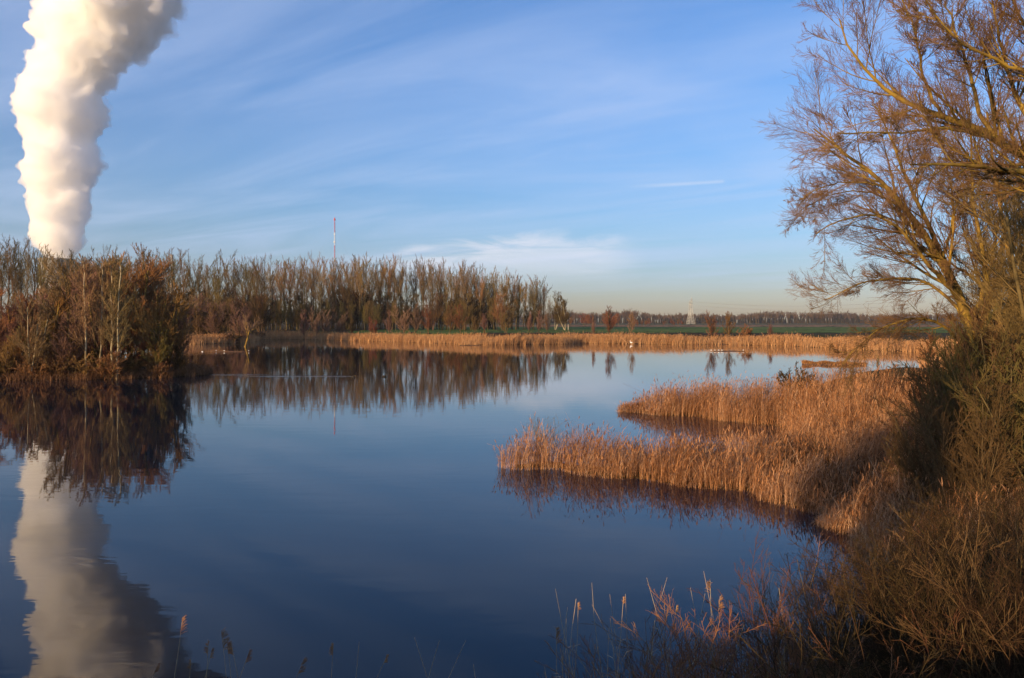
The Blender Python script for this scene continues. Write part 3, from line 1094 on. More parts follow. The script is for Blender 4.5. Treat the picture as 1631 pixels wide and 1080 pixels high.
me = reed_mesh('reed_bed', pts[~front], Hh[~front] * 1.12, rr, 0.0065, 5, 0.007, 0.50, .3, plume_w=.02, lean=.16)
tag(link_mesh('reed_bed', me, M['reed']), 'orange brown reed bed on the second spit and behind it', 'reeds', kind='stuff')

# --- reeds between spit and camera on the right, bank shade darkened into their colour
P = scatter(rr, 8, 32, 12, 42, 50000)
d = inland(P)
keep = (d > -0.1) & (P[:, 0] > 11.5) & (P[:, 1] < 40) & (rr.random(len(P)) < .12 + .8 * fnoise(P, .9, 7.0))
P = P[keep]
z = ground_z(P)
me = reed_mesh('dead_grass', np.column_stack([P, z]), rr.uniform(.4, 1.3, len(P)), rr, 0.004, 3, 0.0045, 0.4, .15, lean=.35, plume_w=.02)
tag(link_mesh('dead_grass', me, M['reed_shaded']), 'dull brown dead grass and reeds in the shade of the right bank', 'grass', kind='stuff')

# --- near bank below the camera
P = scatter(rr, -14, 22, 3.0, 20, 60000)
d = inland(P)
keep = (d > 0.0) & (d < 9)
P, d = P[keep], d[keep]
z = ground_z(P)
lim = CAMZ - (1080 - HOR) / F * P[:, 1] - z + 0.15
h = np.where(P[:, 0] < 3, np.minimum(rr.uniform(.3, .9, len(P)), .9), rr.uniform(.3, 1.0, len(P)))
me = reed_mesh('dead_grass', np.column_stack([P, z]), h, rr, 0.003, 2, 0.004, 0.3, .0, lean=.5)
tag(link_mesh('dead_grass', me, M['reed_shaded']), 'dead grass on the steep bank below the viewpoint', 'grass', kind='stuff')

# --- belt along the far shore
P = scatter(rr, -110, 110, 130, 340, 620000)
d = inland(P)
keep = (d > -0.8) & (d < 11) & ((P[:, 1] > 205) | (P[:, 0] > 40))
P, d = P[keep], d[keep]
cl = fnoise(P, .16, 2.0)
keep = rr.random(len(P)) < np.clip(.55 + 1.0 * (cl - .35), .1, 1)
P, d, cl = P[keep], d[keep], cl[keep]
z = np.maximum(ground_z(P), -.1)
Hh = (1.7 + 1.5 * cl) * rr.uniform(.75, 1.15, len(P)) * (0.6 + .4 * sm((d + .8) / 3))
me = reed_mesh('reed_belt', np.column_stack([P, z]), Hh, rr, 0.035, 2, 0.035, .6, .5, plume_w=.06)
print('reeds far', len(P))
tag(link_mesh('reed_belt', me, M['reed_far']), 'pale orange reed belt along the whole far shore', 'reeds', kind='stuff')

# --- reeds along the right shore between the raft and the trees
P = scatter(rr, 28, 108, 92, 180, 150000)
d = inland(P)
keep = (d > -0.5) & (d < 16) & (rr.random(len(P)) < .3 + .6 * fnoise(P, .3, 5.))
P, d = P[keep], d[keep]
z = np.maximum(ground_z(P), -.1)
me = reed_mesh('reed_belt', np.column_stack([P, z]), rr.uniform(1.6, 2.8, len(P)), rr, 0.02, 2, 0.022, .5, .5)
tag(link_mesh('reed_belt', me, M['reed_far']), 'reed belt on the right shore behind the floating reed raft', 'reeds', kind='stuff')

# --- fringe of dead grass around the island
P = scatter(rr, -150, -38, 88, 122, 200000)
d = inland(P)
keep = (d > -.4) & (d < 3.0) & (P[:, 1] < 112)
P = P[keep]
z = np.maximum(ground_z(P), -.05)
me = reed_mesh('island_grass', np.column_stack([P, z]), rr.uniform(.3, 1.1, len(P)), rr, 0.012, 3, 0.014, .4, .1, lean=.35)
tag(link_mesh('island_grass', me, mat_tint('island_grass', [(0.10, 0.05, 0.025), (0.20, 0.10, 0.05), (0.30, 0.17, 0.09)])),
    'brown fringe of dead grass along the island waterline', 'grass', kind='stuff')

# ------------------------------------------------------------------ the wooded island
ISL_TOP = [(-200, 440), (0, 458), (40, 462), (65, 452), (100, 436), (122, 420), (150, 410), (215, 412), (250, 420), (275, 450), (300, 505)]
ri = np.random.default_rng(31)


def isl_place(name, proto, px, top, D, label, group, wide=1.0, twig=None, bark=None, cat='tree'):
    x = px_at(px, D)
    z = max(gz(x, D), 0.1)
    h = CAMZ + (HOR - top) / F * D - z
    return plant_at(name, proto, x, D, h, ri, label, cat, group, z=z, wide=wide, twig=twig, bark=bark)


isl_place('pale_trunked_tree', PR['slim'][0], 139, 402, 95.6, 'tall slim tree with pale trunk, leftmost of the four on the island', None, 1.3)
isl_place('pale_trunked_tree', PR['slim'][1], 161, 404, 96.6, 'slim tree with pale trunk, second from left of the four on the island', None, 1.2)
isl_place('pale_trunked_tree', PR['slim'][2], 179, 406, 96.0, 'slim straight pale trunked tree close beside the brightest trunk', None, 1.2)
isl_place('pale_trunked_tree', PR['slim'][3], 186, 398, 95.7, 'brightest pale trunked tree of the island, rightmost of the four', None, 1.25)
isl_place('bare_tree', PR['slim'][1], 236, 384, 112, 'thin topped bare tree rising highest above the island', None, 1.0, twig=M['twig_tan'], bark=M['bark_olive'])
isl_place('bare_tree', PR['broad'][0], 254, 404, 107, 'broad tan tree at the right end of the island', None, 1.0, twig=M['twig_tan'])
isl_place('bare_tree', PR['broad'][1], 49, 470, 95, 'small pale tree with forked trunk at the left of the island', None, 1.0, twig=M['twig_tan'], bark=M['bark_pale'])
isl_place('bare_tree', PR['bush'][3], 107, 492, 95.5, 'small mauve tree before the pale trunks on the island', None, 1.1, twig=M['twig_mauve'], bark=M['bark_olive'])
for k in range(62):
    px = ri.uniform(-90, 294)
    D = ri.uniform(100, 120)
    x = px_at(px, D)
    if inland(np.array([[x, D]]))[0] < 1.0:
        continue
    top = interp_top(px, ISL_TOP) + ri.uniform(-14, 38)
    if px > 195 and ri.random() < .4:
        continue
    isl_place('island_tree', PR['broad'][ri.integers(4)] if k % 3 else PR['bush'][ri.integers(6)], px, top, D,
              'brown or mauve bare tree in the dense cover of the island', 'trees in the dense cover of the island', ri.uniform(.8, 1.3),
              twig=[M['twig_tan'], M['twig_rust'], M['twig_rust'], M['twig_mauve'], M['twig_tan']][ri.integers(5)], bark=[M['bark_olive'], M['bark_gold']][k % 2])
for k in range(120):
    px = ri.uniform(-60, 296)
    D = ri.uniform(93.5, 102)
    x = px_at(px, D)
    if inland(np.array([[x, D]]))[0] < 0.25:
        continue
    isl_place('island_bush', PR['low'][ri.integers(4)] if k % 3 else PR['bush'][ri.integers(6)], px, ri.uniform(548, 584) if k % 3 else ri.uniform(505, 560), D,
              'low tangled bush at the foot of the island trees', 'low bushes on the island', ri.uniform(.9, 1.5),
              twig=[M['twig_rust'], M['twig_red'], M['twig_rust'], M['twig_olive'], M['twig_brown']][ri.integers(5)], cat='bush')
isl_place('island_bush', PR['low'][1], 262, 566, 99.2, 'orange spreading bush overhanging the water at the island tip', None, 1.5, twig=M['twig_red'], bark=M['twig_tan'], cat='bush')
isl_place('island_bush', PR['bush'][1], 284, 540, 103, 'rust brown bush at the very tip of the island', None, 1.1, twig=M['twig_rust'], cat='bush')

# ------------------------------------------------------------------ right bank: big trees
rt = np.random.default_rng(41)


def limb(pts, n=16):
    """smooth limb through given world points"""
    pts = np.array(pts, float)
    s = np.concatenate([[0], np.cumsum(np.linalg.norm(np.diff(pts, axis=0), axis=1))])
    u = np.linspace(0, s[-1], n)
    Q = np.stack([np.interp(u, s, pts[:, i]) for i in range(3)], 1)
    for _ in range(2):
        Q[1:-1] = (Q[:-2] + 2 * Q[1:-1] + Q[2:]) / 4
    return Q


def limbs_level(specs, n=16):
    P = np.stack([limb(s[0], n) for s in specs])
    P[:, 1:-1] += rt.normal(0, .035, P[:, 1:-1].shape)
    R = np.stack([np.linspace(s[1], s[2], n) for s in specs])
    return P, R


def big_tree(name, specs, label, bark, twig, k=(11, 9, 8, 6), lr=(0.42, 0.42, 0.45, 0.5), up=(0.25, .25, .2, .1), rmin=(.03, .016, .009, .0055, .0045), seed=1,
             base=None, n=16, ang=(0.7, .6, .55, .5), t0=0.12, wig=0.12):
    r = np.random.default_rng(seed)
    P, R = limbs_level(specs, n)
    b = P[0, 0].copy() if base is None else np.array(base, float)
    P = P - b
    L0 = (P, R)
    L1 = children(r, *L0, k[0], t0, 1.0, ang[0], lr[0], 9, up[0], wig, 0.45, taper=0.35, tip_r=.25)
    L2 = children(r, *L1, k[1], 0.10, 1.0, ang[1], lr[1], 7, up[1], wig, 0.55, taper=.45)
    L3 = children(r, *L2, k[2], 0.12, 1.0, ang[2], lr[2], 5, up[2], wig * 1.1, 0.6, taper=.4)
    lv = [L0, L1, L2, L3]
    if k[3]:
        lv.append(children(r, *L3, k[3], 0.15, 1.0, ang[3], lr[3], 3, up[3], wig, 0.6, taper=.3))
    t = make_plant(name, lv, 2, [8, 5, 3, 3, 3], rmin, bark, twig, b)
    tag(t, label, 'tree')
    return t


# the leaning willow whose crown stands out over the lake
DW = 44.0


def w(px, py, dy=0.0):
    return W(px, py, DW + dy)


big_tree('willow_tree', [
    ([w(1562, 640), w(1556, 560), w(1538, 490), w(1500, 415), w(1458, 355), w(1420, 300), w(1375, 262, -1), w(1330, 235, -1), w(1296, 205, -1)], .34, .04),
    ([w(1538, 490), w(1506, 420, 1), w(1480, 360, 2), w(1450, 300, 2), w(1425, 240, 3), w(1405, 180, 3), w(1392, 165, 3)], .18, .03),
    ([w(1530, 475), w(1494, 440, -1), w(1462, 400, -2), w(1440, 362, -2), w(1395, 340, -2), w(1345, 345, -3), w(1300, 372, -3)], .13, .025),
    ([w(1552, 545), w(1520, 480, 1), w(1474, 446, 2), w(1420, 440, 2), w(1370, 452, 2), w(1340, 462, 2), w(1314, 478, 2)], .12, .02),
    ([w(1560, 590), w(1530, 540, -1), w(1490, 510, -2), w(1448, 505, -2), w(1402, 520, -2), w(1372, 545, -2), w(1345, 575, -2)], .12, .02),
    ([w(1420, 300), w(1380, 290, 1), w(1340, 290, 2), w(1300, 300, 2), w(1270, 320, 2)], .06, .02),
    ([w(1458, 355), w(1425, 320, 2), w(1370, 300, 4), w(1320, 310, 4), w(1275, 335, 4)], .07, .02),
    ([w(1500, 415), w(1520, 350, 2), w(1515, 290, 3), w(1500, 230, 4)], .10, .02),
    ([w(1545, 520), w(1575, 440, 2), w(1590, 360, 3), w(1600, 290, 3)], .14, .03),
    ([w(1562, 600), w(1600, 500, 1), w(1640, 400, 2), w(1660, 280, 2), w(1670, 180, 2)], .20, .04),
    ([w(1556, 560), w(1580, 480, -1), w(1560, 380, -2), w(1545, 300, -2), w(1548, 220, -2), w(1540, 150, -2)], .15, .03),
    ([w(1600, 500, 1), w(1560, 450, 1), w(1520, 420, 0), w(1470, 400, -1), w(1430, 402, -2)], .09, .02),
    ([w(1660, 330, 2), w(1610, 300, 1), w(1560, 290, 0), w(1510, 300, -1)], .08, .02),
], 'leaning willow with a fine rounded crown out over the lake, right bank', M['bark_gold'], M['twig_willow'],
    k=(20, 11, 8, 3), lr=(.26, .45, .55, .6), seed=3, rmin=(.03, .012, .007, .005, .0042), t0=.3, up=(.3, .2, .1, .0))

# nearer tree reaching in from the right edge with golden limbs
DN = 21.0


def wn(px, py, dy=0.0):
    return W(px, py, DN + dy)


big_tree('gnarled_tree', [
    ([wn(1900, 560), wn(1850, 440), wn(1780, 340), wn(1700, 295), wn(1631, 277), wn(1590, 268, -.6), wn(1540, 260, -1), wn(1490, 254, -1.2), wn(1450, 262, -1.4)], .20, .02),
    ([wn(1850, 440), wn(1760, 330, 1), wn(1680, 275, 1), wn(1631, 247, 1), wn(1590, 222, 1), wn(1560, 196, 1), wn(1500, 186, .8), wn(1440, 170, .6), wn(1420, 150, .6), wn(1375, 118, .5), wn(1340, 85, .5), wn(1337, 30, .5)], .19, .015),
    ([wn(1590, 222, 1), wn(1520, 205, 0), wn(1450, 208, -.5), wn(1395, 212, -.8), wn(1335, 212, -1)], .05, .012),
    ([wn(1590, 222, 1), wn(1560, 180, 1.5), wn(1545, 130, 2), wn(1530, 75, 2), wn(1512, 20, 2), wn(1505, -30, 2)], .07, .015),
    ([wn(1800, 370), wn(1740, 230, 2), wn(1680, 130, 2), wn(1640, 60, 2), wn(1610, -10, 2)], .16, .03),
    ([wn(1850, 440), wn(1800, 240, 3), wn(1740, 100, 3), wn(1700, -20, 3)], .18, .04),
    ([wn(1500, 186, .8), wn(1470, 130, 1), wn(1462, 80, 1), wn(1450, 20, 1), wn(1425, -20, 1)], .05, .012),
    ([wn(1700, 295), wn(1640, 190, 1), wn(1610, 130, 1.5), wn(1590, 60, 2), wn(1580, 0, 2)], .10, .02),
    ([wn(1680, 275, 1), wn(1640, 110, 0), wn(1560, 90, -.5), wn(1500, 40, -.8), wn(1470, -10, -.8)], .08, .015),
], 'gnarled tree reaching in from the right edge with golden lit limbs', M['bark_gold'], M['twig_willow'],
    k=(22, 10, 7, 3), lr=(.22, .45, .55, .6), seed=9, rmin=(.02, .009, .005, .0038, .003), t0=.35, up=(.45, .35, .2, .1))

# trees filling the right bank behind
for (px, top, D, foot, lab, bk, tw, sd) in (
        (1600, 250, 50, 600, 'dense bare tree directly behind the leaning willow trunk', 'bark_olive', 'twig_olive', 1),
        (1650, 60, 40, 640, 'tall dense tree half cut off by the right edge', 'bark_gold', 'twig_brown', 2),
        (1600, 470, 34, 700, 'small brown tree in the shade below the willow', 'bark_olive', 'twig_brown', 3),
        (1700, 180, 32, 700, 'dark tree beyond the right edge whose twigs fill the corner', 'bark_olive', 'twig_brown', 4)):
    r4 = np.random.default_rng(600 + sd)
    x = px_at(px, D)
    z = gz(x, D)
    h = CAMZ + (HOR - top) / F * D - z
    lv = gen_round(r4, h, 5, .36, (16, 11, 9), .35, -0.12)
    lv.append(children(r4, *lv[-1], 3, .2, 1, .5, .5, 3, .2, .12, .6))
    t = make_plant('bare_tree', lv, 1, [7, 4, 3, 3, 3], (.05, .02, .01, .007, .006), M[bk], M[tw], (x, D, z - .1))
    tag(t, lab, 'tree')

# shrubs: dark thicket on the right bank and the orange willow scrub in the foreground
SH = [gen_round(np.random.default_rng(700 + i), 3.2, 12, .95, (9, 6, 3), .10, 0, .0028, .22) for i in range(4)]
PR['scrub'] = proto_set('scrub', SH, 1, [4, 3, 3, 3], [.0035, .0026, .0018, .0014], M['twig_tan'], M['twig_brown'], 3.2)
SH2 = [gen_round(np.random.default_rng(750 + i), 5.0, 12, .65, (12, 8, 6), .2, 0, .0045) for i in range(4)]
PR['thicket'] = proto_set('thicket', SH2, 1, [4, 3, 3, 3], [.012, .007, .005, .004], M['bark_olive'], M['twig_brown'], 5)

rs = np.random.default_rng(51)
for k in range(46):
    D = rs.uniform(24, 60)
    px = rs.uniform(1500, 1720) - (0 if D < 45 else 20)
    x = px_at(px, D)
    z = gz(x, D)
    top = np.interp(px, [1470, 1520, 1600, 1720], [590, 540, 470, 400]) + rs.uniform(0, 120)
    h = np.clip(CAMZ + (HOR - top) / F * D - z, 2, 9)
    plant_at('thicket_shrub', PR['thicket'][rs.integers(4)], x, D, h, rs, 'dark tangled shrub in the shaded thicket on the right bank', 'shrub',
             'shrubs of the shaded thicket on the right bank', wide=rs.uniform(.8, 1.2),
             twig=[M['twig_brown'], M['twig_olive'], M['twig_dark'], M['twig_dark']][rs.integers(4)])  # dark twig colours paint in the shade of the thicket
for (px, top, D, wd, tw, lab) in ((1266, 572, 58.5, .95, 'twig_dark', 'dark spreading bush at the back of the reeds by the water'),
                                  (1292, 592, 58.0, .8, 'twig_olive', 'lower dark bush joined to the right of the spreading one'),
                                  (1345, 580, 61, .8, 'twig_mauve', 'thin upright bush between the dark bush and the reed raft end'),
                                  (1370, 585, 60, .8, 'twig_brown', 'thin bare bush just right of the upright one behind the reeds'),
                                  (1398, 562, 61, .7, 'twig_olive', 'slender sapling behind the reeds right of the raft'),
                                  (1425, 575, 60, .9, 'twig_red', 'reddish bush at the right end of the reed bed'),
                                  (1475, 520, 56, 1.1, 'twig_red', 'russet bush where the reed bed meets the thicket'),
                                  (868, 648, 41.2, 1.0, 'twig_olive', 'thin leafless willow bush at the tip of the nearer spit')):
    x = px_at(px, D)
    z = max(gz(x, D), 0.0)
    h = CAMZ + (HOR - top) / F * D - z
    pr = PR['scrub'][rs.integers(4)] if px == 868 else PR['low' if px < 1310 else 'bush'][rs.integers(4)]
    plant_at('bare_bush', pr, x, D, h, rs, lab, 'bush', None, z=z, wide=wd, twig=M[tw], bark=M['bark_olive'])

FG_TOP = [(960, 1010), (1010, 930), (1100, 930), (1180, 900), (1240, 860), (1310, 850), (1400, 800), (1500, 760), (1631, 720), (1720, 700)]
for k in range(130):
    D = 8.5 + 14 * rs.random() ** 1.3
    px = rs.uniform(1000, 1760)
    x = px_at(px, D)
    if inland(np.array([[x, D]]))[0] < 0.15:
        continue
    z = gz(x, D)
    top = interp_top(px, FG_TOP) + rs.uniform(-10, 110)
    h = CAMZ + (HOR - top) / F * D - z
    if h < 0.8:
        continue
    h = min(h, 4.2)
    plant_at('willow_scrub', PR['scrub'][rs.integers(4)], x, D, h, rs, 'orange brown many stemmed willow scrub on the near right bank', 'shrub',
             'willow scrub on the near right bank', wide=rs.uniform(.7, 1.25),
             twig=([M['twig_dark'], M['twig_brown'], M['twig_dark'], M['twig_dark'], M['twig_dark']] if px > 1340 else  # twigs and bark darker towards the right: bank shade put into the colour
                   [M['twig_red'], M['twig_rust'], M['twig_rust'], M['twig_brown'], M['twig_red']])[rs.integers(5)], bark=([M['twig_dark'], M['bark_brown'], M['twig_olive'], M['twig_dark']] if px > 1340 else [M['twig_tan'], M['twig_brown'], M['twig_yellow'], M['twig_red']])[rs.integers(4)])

# ------------------------------------------------------------------ single reed stalks at the lower edge


def make_stalk(px_foot, px_tip, py_tip, D, plume, label, group, bend=0.0):
    tip = W(px_tip, py_tip, D)
    low = W(px_foot, 1080, D)
    k = (tip[2] - 0.1) / max(tip[2] - low[2], .05)
    bx = float(np.clip(tip[0] + (low[0] - tip[0]) * k, tip[0] - 1.1, tip[0] + 1.1))
    z = max(gz(bx, D), -0.1)
    root = empty('reed_stalk', (bx, D, z))
    t = np.linspace(0, 1, 9)[:, None]
    a = np.zeros(3)
    b = tip - np.array([bx, D, z])
    P = a * (1 - t) + b * t
    rb = np.random.default_rng(int(px_tip * 3 + 1))
    P[:, 0] += np.sin(t[:, 0] * math.pi) * (rb.normal(0, .09) - bend * .12) + np.sin(t[:, 0] * 6.28) * rb.normal(0, .03)
    P[:, 1] += np.sin(t[:, 0] * math.pi) * rb.normal(0, .08)
    R = np.linspace(.0055, .0022, 9)
    me = tube_mesh('stem', [(P[None], R[None])], [5])
    link_mesh('stem', me, M['stalk'], root)
    r = np.random.default_rng(int(px_tip * 7 + py_tip))
    # a leaf or two
    lf = MB()
    for q in range(2):
        i = r.integers(3, 7)
        p = P[i]
        s = r.choice([-1, 1])
        q1 = p + np.array([s * .07, r.normal(0, .03), .14])
        q2 = q1 + np.array([s * .10, r.normal(0, .03), .03])
        lf.add([p + [0, .003, 0], p - [0, .003, 0], q1 + [0, .007, .002], q1 - [0, .007, 0], q2], [(0, 1, 3, 2), (2, 3, 4)])
    lf.build('leaf', M['stalk'], root)
    if plume:
        n = 30
        f = r.random(n)
        dirn = norm(P[-1] - P[-3])
        base = P[-1][None] - dirn[None] * (1 - f)[:, None] * plume
        droop = np.sign(px_tip - px_foot + .01)
        dd = norm(dirn[None] + r.normal(0, .35, (n, 3)) + np.array([[droop * .6, 0, -.1]]))
        L = plume * .5 * (1 - .45 * f)
        C = march(r, base, dd, L, 4, -.35, .15)
        RR = np.ones((n, 1)) * np.array([[.0012, .0034, .0028, .0008]])
        me = tube_mesh('plume', [(C, RR)], [4])
        link_mesh('plume', me, M['plume'], root)
    tag(root, label, 'reed', group)
    return root


ST = [
    (272, 291, 984, 9.6, .22, 'tallest feathery reed at the lower left, before the steam reflection'),
    (226, 252, 1058, 9.6, .12, 'bent low reed plume left of the tallest lower left reed'),
    (308, 304, 1052, 9.8, .10, 'short narrow reed plume right of the tallest lower left reed'),
    (334, 332, 1024, 9.6, .16, 'feathery reed left of the brightest plume cluster'),
    (330, 338, 1034, 9.7, .12, 'slim reed leaning against the plume cluster'),
    (352, 353, 1005, 9.6, .24, 'brightest upright reed of the lower left plume cluster'),
    (356, 362, 1018, 9.8, .20, 'second bushy plume inside the lower left cluster'),
    (378, 368, 1024, 9.7, .16, 'thin stalked plume arching at the right of the cluster'),
    (382, 398, 1036, 9.6, .17, 'fan shaped reed plume right of the cluster'),
    (458, 484, 1050, 9.6, .20, 'reed plume bending rightward alone at the lower edge'),
    (540, 531, 1026, 9.6, .14, 'dark thin reed left of the lower centre'),
    (566, 572, 1022, 9.6, 0, 'bare thin reed stalk right of the dark one'),
    (604, 617, 1044, 9.6, .10, 'small dark reed head at the lower centre'),
    (670, 660, 1015, 9.4, 0, 'pale leaning bare stalk at the lower centre'),
    (694, 700, 1020, 9.6, 0, 'thin russet stalk beside the pale leaning one'),
    (707, 742, 1020, 9.6, 0, 'russet twig slanting rightward at the lower centre'),
    (752, 754, 1058, 9.6, 0, 'very short stalk at the lower centre'),
    (886, 886, 1001, 9.8, .20, 'upright orange reed plume right of lower centre'),
    (868, 867, 1062, 9.8, 0, 'short bare stalk beside the upright orange plume'),
    (908, 921, 960, 9.8, .10, 'tall thin reed right of the upright orange plume'),
    (905, 902, 985, 9.8, 0, 'straight stalk left of the tall thin reed'),
    (972, 943, 963, 9.8, 0, 'bare stalk leaning left before the willow scrub'),
    (975, 993, 952, 9.9, .10, 'thin reed leaning right before the willow scrub'),
    (985, 972, 985, 9.9, 0, 'straight pale stalk among the leaning ones'),
    (1058, 1030, 920, 10.2, 0, 'long pale stalk bending left over the water'),
    (1136, 1131, 925, 10.4, .18, 'tall pale reed with plume, left of the pair in the scrub'),
    (1140, 1147, 950, 10.4, .18, 'tall pale reed with plume, right of the pair in the scrub'),
    (1060, 1078, 965, 10.4, .10, 'dark reed head in the edge of the scrub'),
    (1110, 1100, 990, 10.4, .08, 'small orange reed head inside the scrub'),
]
rq = np.random.default_rng(71)
for k in range(20):
    px = rq.uniform(880, 1240)
    make_stalk(px + rq.normal(0, 16), px + rq.normal(0, 10), rq.uniform(930, 1050) - (px - 880) * .08, rq.uniform(9.6, 11.5), 0,
               'thin bare pale stem rising in front of the willow scrub', 'bare stems before the willow scrub', bend=rq.normal(0, 1.2))
for (a, b, c, D, pl, lab) in ST:
    make_stalk(a, b, c, D, pl, lab, 'single reeds at the lower edge', bend=(b - a) / 60.0)

# ------------------------------------------------------------------ small things on the water


def raft():
    r = np.random.default_rng(8)
    D = 129.0
    x0, x1 = px_at(1281, D), px_at(1376, D)
    n = 2600
    u = r.random(n)
    X = x0 + (x1 - x0) * u
    wd = 1.5 * np.sqrt(np.clip(1 - (2 * u - 1) ** 4, .05, 1))
    Y = D - 1.5 * (u - .5) + r.uniform(-1, 1, n) * wd
    pts = np.column_stack([X, Y, np.full(n, .05)])
    h = (.42 + .12 * np.sin(u * 21) + .16 * (u < .06)) * r.uniform(.6, 1.1, n) * (1 - .45 * (u > .88))
    pts[:, :2] -= [X.mean(), Y.mean()]
    me = reed_mesh('reed_cover', pts, h, r, .03, 3, .035, .35, 0, lean=.3, wind=(0, 0))
    root = empty('reed_raft', (X.mean(), Y.mean(), 0))
    link_mesh('reed_cover', me, M['raft'], root)
    mb = MB()
    m = 24
    V, Fs = [], []
    for i in range(m + 1):
        uu = i / m
        hw = 1.5 * math.sqrt(max(1 - (2 * uu - 1) ** 4, .03)) * (1 + .1 * math.sin(i * 2.3))
        cx, cy = x0 + (x1 - x0) * uu - X.mean(), D - 1.5 * (uu - .5) - Y.mean()
        V += [(cx, cy - hw, -.1), (cx, cy - hw * .95, .22), (cx, cy + hw * .95, .24), (cx, cy + hw, -.1)]
    for i in range(m):
        for j in range(3):
            a = i * 4 + j
            Fs.append((a, a + 4, a + 5, a + 1))
    Fs += [(0, 1, 2, 3), tuple(m * 4 + q for q in (3, 2, 1, 0))]
    mb.add(V, Fs)
    mb.build('peat_mat', M['log'], root)
    tag(root, 'low orange reed raft floating off the right shore', 'raft')


raft()


def bird(name, x, y, z, s, body_mat, label, group, heading=0.0, neck=True, cat='bird', legs=False):
    root = empty(name, (x, y, z), heading)
    mb = MB()
    zb = .42 * s if legs else .10 * s
    mb.ell((0, 0, zb), (.30 * s, .14 * s, .13 * s))
    mb.ell((-.30 * s, 0, zb + .03 * s), (.12 * s, .05 * s, .03 * s), 8, 5)
    top = (.22 * s, 0, zb + (.42 * s if neck else .17 * s))
    a = (.20 * s, 0, zb + .05 * s)
    mid = ((.30 if neck else .24) * s, 0, (a[2] + top[2]) / 2)
    mb.bar(a, mid, .05 * s, 7)
    mb.bar(mid, top, .042 * s, 7)
    mb.ell((top[0] + .03 * s, 0, top[2]), (.075 * s, .05 * s, .05 * s), 8, 6)
    if legs:
        mb.bar((.03 * s, .04 * s, zb), (.03 * s, .04 * s, 0), .012 * s, 5)
        mb.bar((-.02 * s, -.04 * s, zb), (-.02 * s, -.04 * s, 0), .012 * s, 5)
    mb.build('body', body_mat, root, smooth=True)
    bk = MB()
    bk.bar((top[0] + .08 * s, 0, top[2]), (top[0] + .19 * s, 0, top[2] - .015 * s), .014 * s, 5)
    bk.build('beak', M['beak'], root)
    tag(root, label, cat, group)


def log_bar(px0, px1, py, th, label):
    D = F * CAMZ / (py - HOR)
    x0, x1 = px_at(px0, D), px_at(px1, D)
    r = np.random.default_rng(int(px0))
    n = 14
    P = np.zeros((1, n, 3))
    P[0, :, 0] = np.linspace(0, x1 - x0, n)
    P[0, :, 1] = r.normal(0, .2, n)
    P[0, :, 2] = -0.02 + r.normal(0, .03, n)
    R = (th * np.clip(np.sin(np.linspace(.15, 3.0, n)), .3, 1) * r.uniform(.7, 1.2, n))[None]
    me = tube_mesh('driftwood', [(P, R)], [9])
    o = link_mesh('driftwood', me, M['log'])
    o.location = (x0, D, 0)
    tag(o, label, 'driftwood')
    return D


D1 = log_bar(330, 400, 560.5, .22, 'dark driftwood with gulls off the shaded shore by the island')
D2 = log_bar(1130, 1188, 559.5, .2, 'dark driftwood with white birds before the twin trunk trees')
D3 = log_bar(728, 766, 550.5, .2, 'short dark driftwood at the far reed promontory')
for i, px in enumerate((322, 344, 357, 376, 396)):
    bird('gull', px_at(px, D1), D1 + .1, .2 if px > 330 else 0, .6, M['bird_white'] if i != 3 else M['bird_dark'],
         'small gull resting on the driftwood by the island', 'gulls on the driftwood by the island', heading=i * 1.3, neck=False)
for i, px in enumerate((1133, 1139, 1145, 1150, 1184)):
    bird('gull', px_at(px, D2), D2 + .1, .18, .65, M['bird_white'], 'white bird resting on the driftwood before the twin trunk trees',
         'white birds on the right driftwood', heading=i * 1.7, neck=False)
Dg = 250
bird('egret', px_at(1002, Dg), Dg - 4.5, 0.0, 1.35, M['bird_white'], 'white egret standing at the reed edge below the thin mauve tree', None, heading=2.6, legs=True)
for i, (px, py) in enumerate(((562, 601), (612, 600), (420, 555))):
    D = F * CAMZ / (py - HOR)
    bird('duck', px_at(px, D), D, -.02, .9, M['bird_dark'], 'dark duck swimming on the lake before the far wood', 'ducks swimming before the far wood', heading=.3 * i, neck=False)

# white post by the outermost tree
mb = MB()
xx = px_at(905, 390)
mb.box(0, 0, 1.4, .35, .35, 2.8)
mb.box(0, 0, 2.9, .5, .5, .2)
o = mb.build('marker_post', M['wood_post'])
o.location = (xx, 390, gz(xx, 390))
tag(o, 'pale marker post at the foot of the outermost wood tree', 'post')

# ------------------------------------------------------------------ mast, towers, pylons


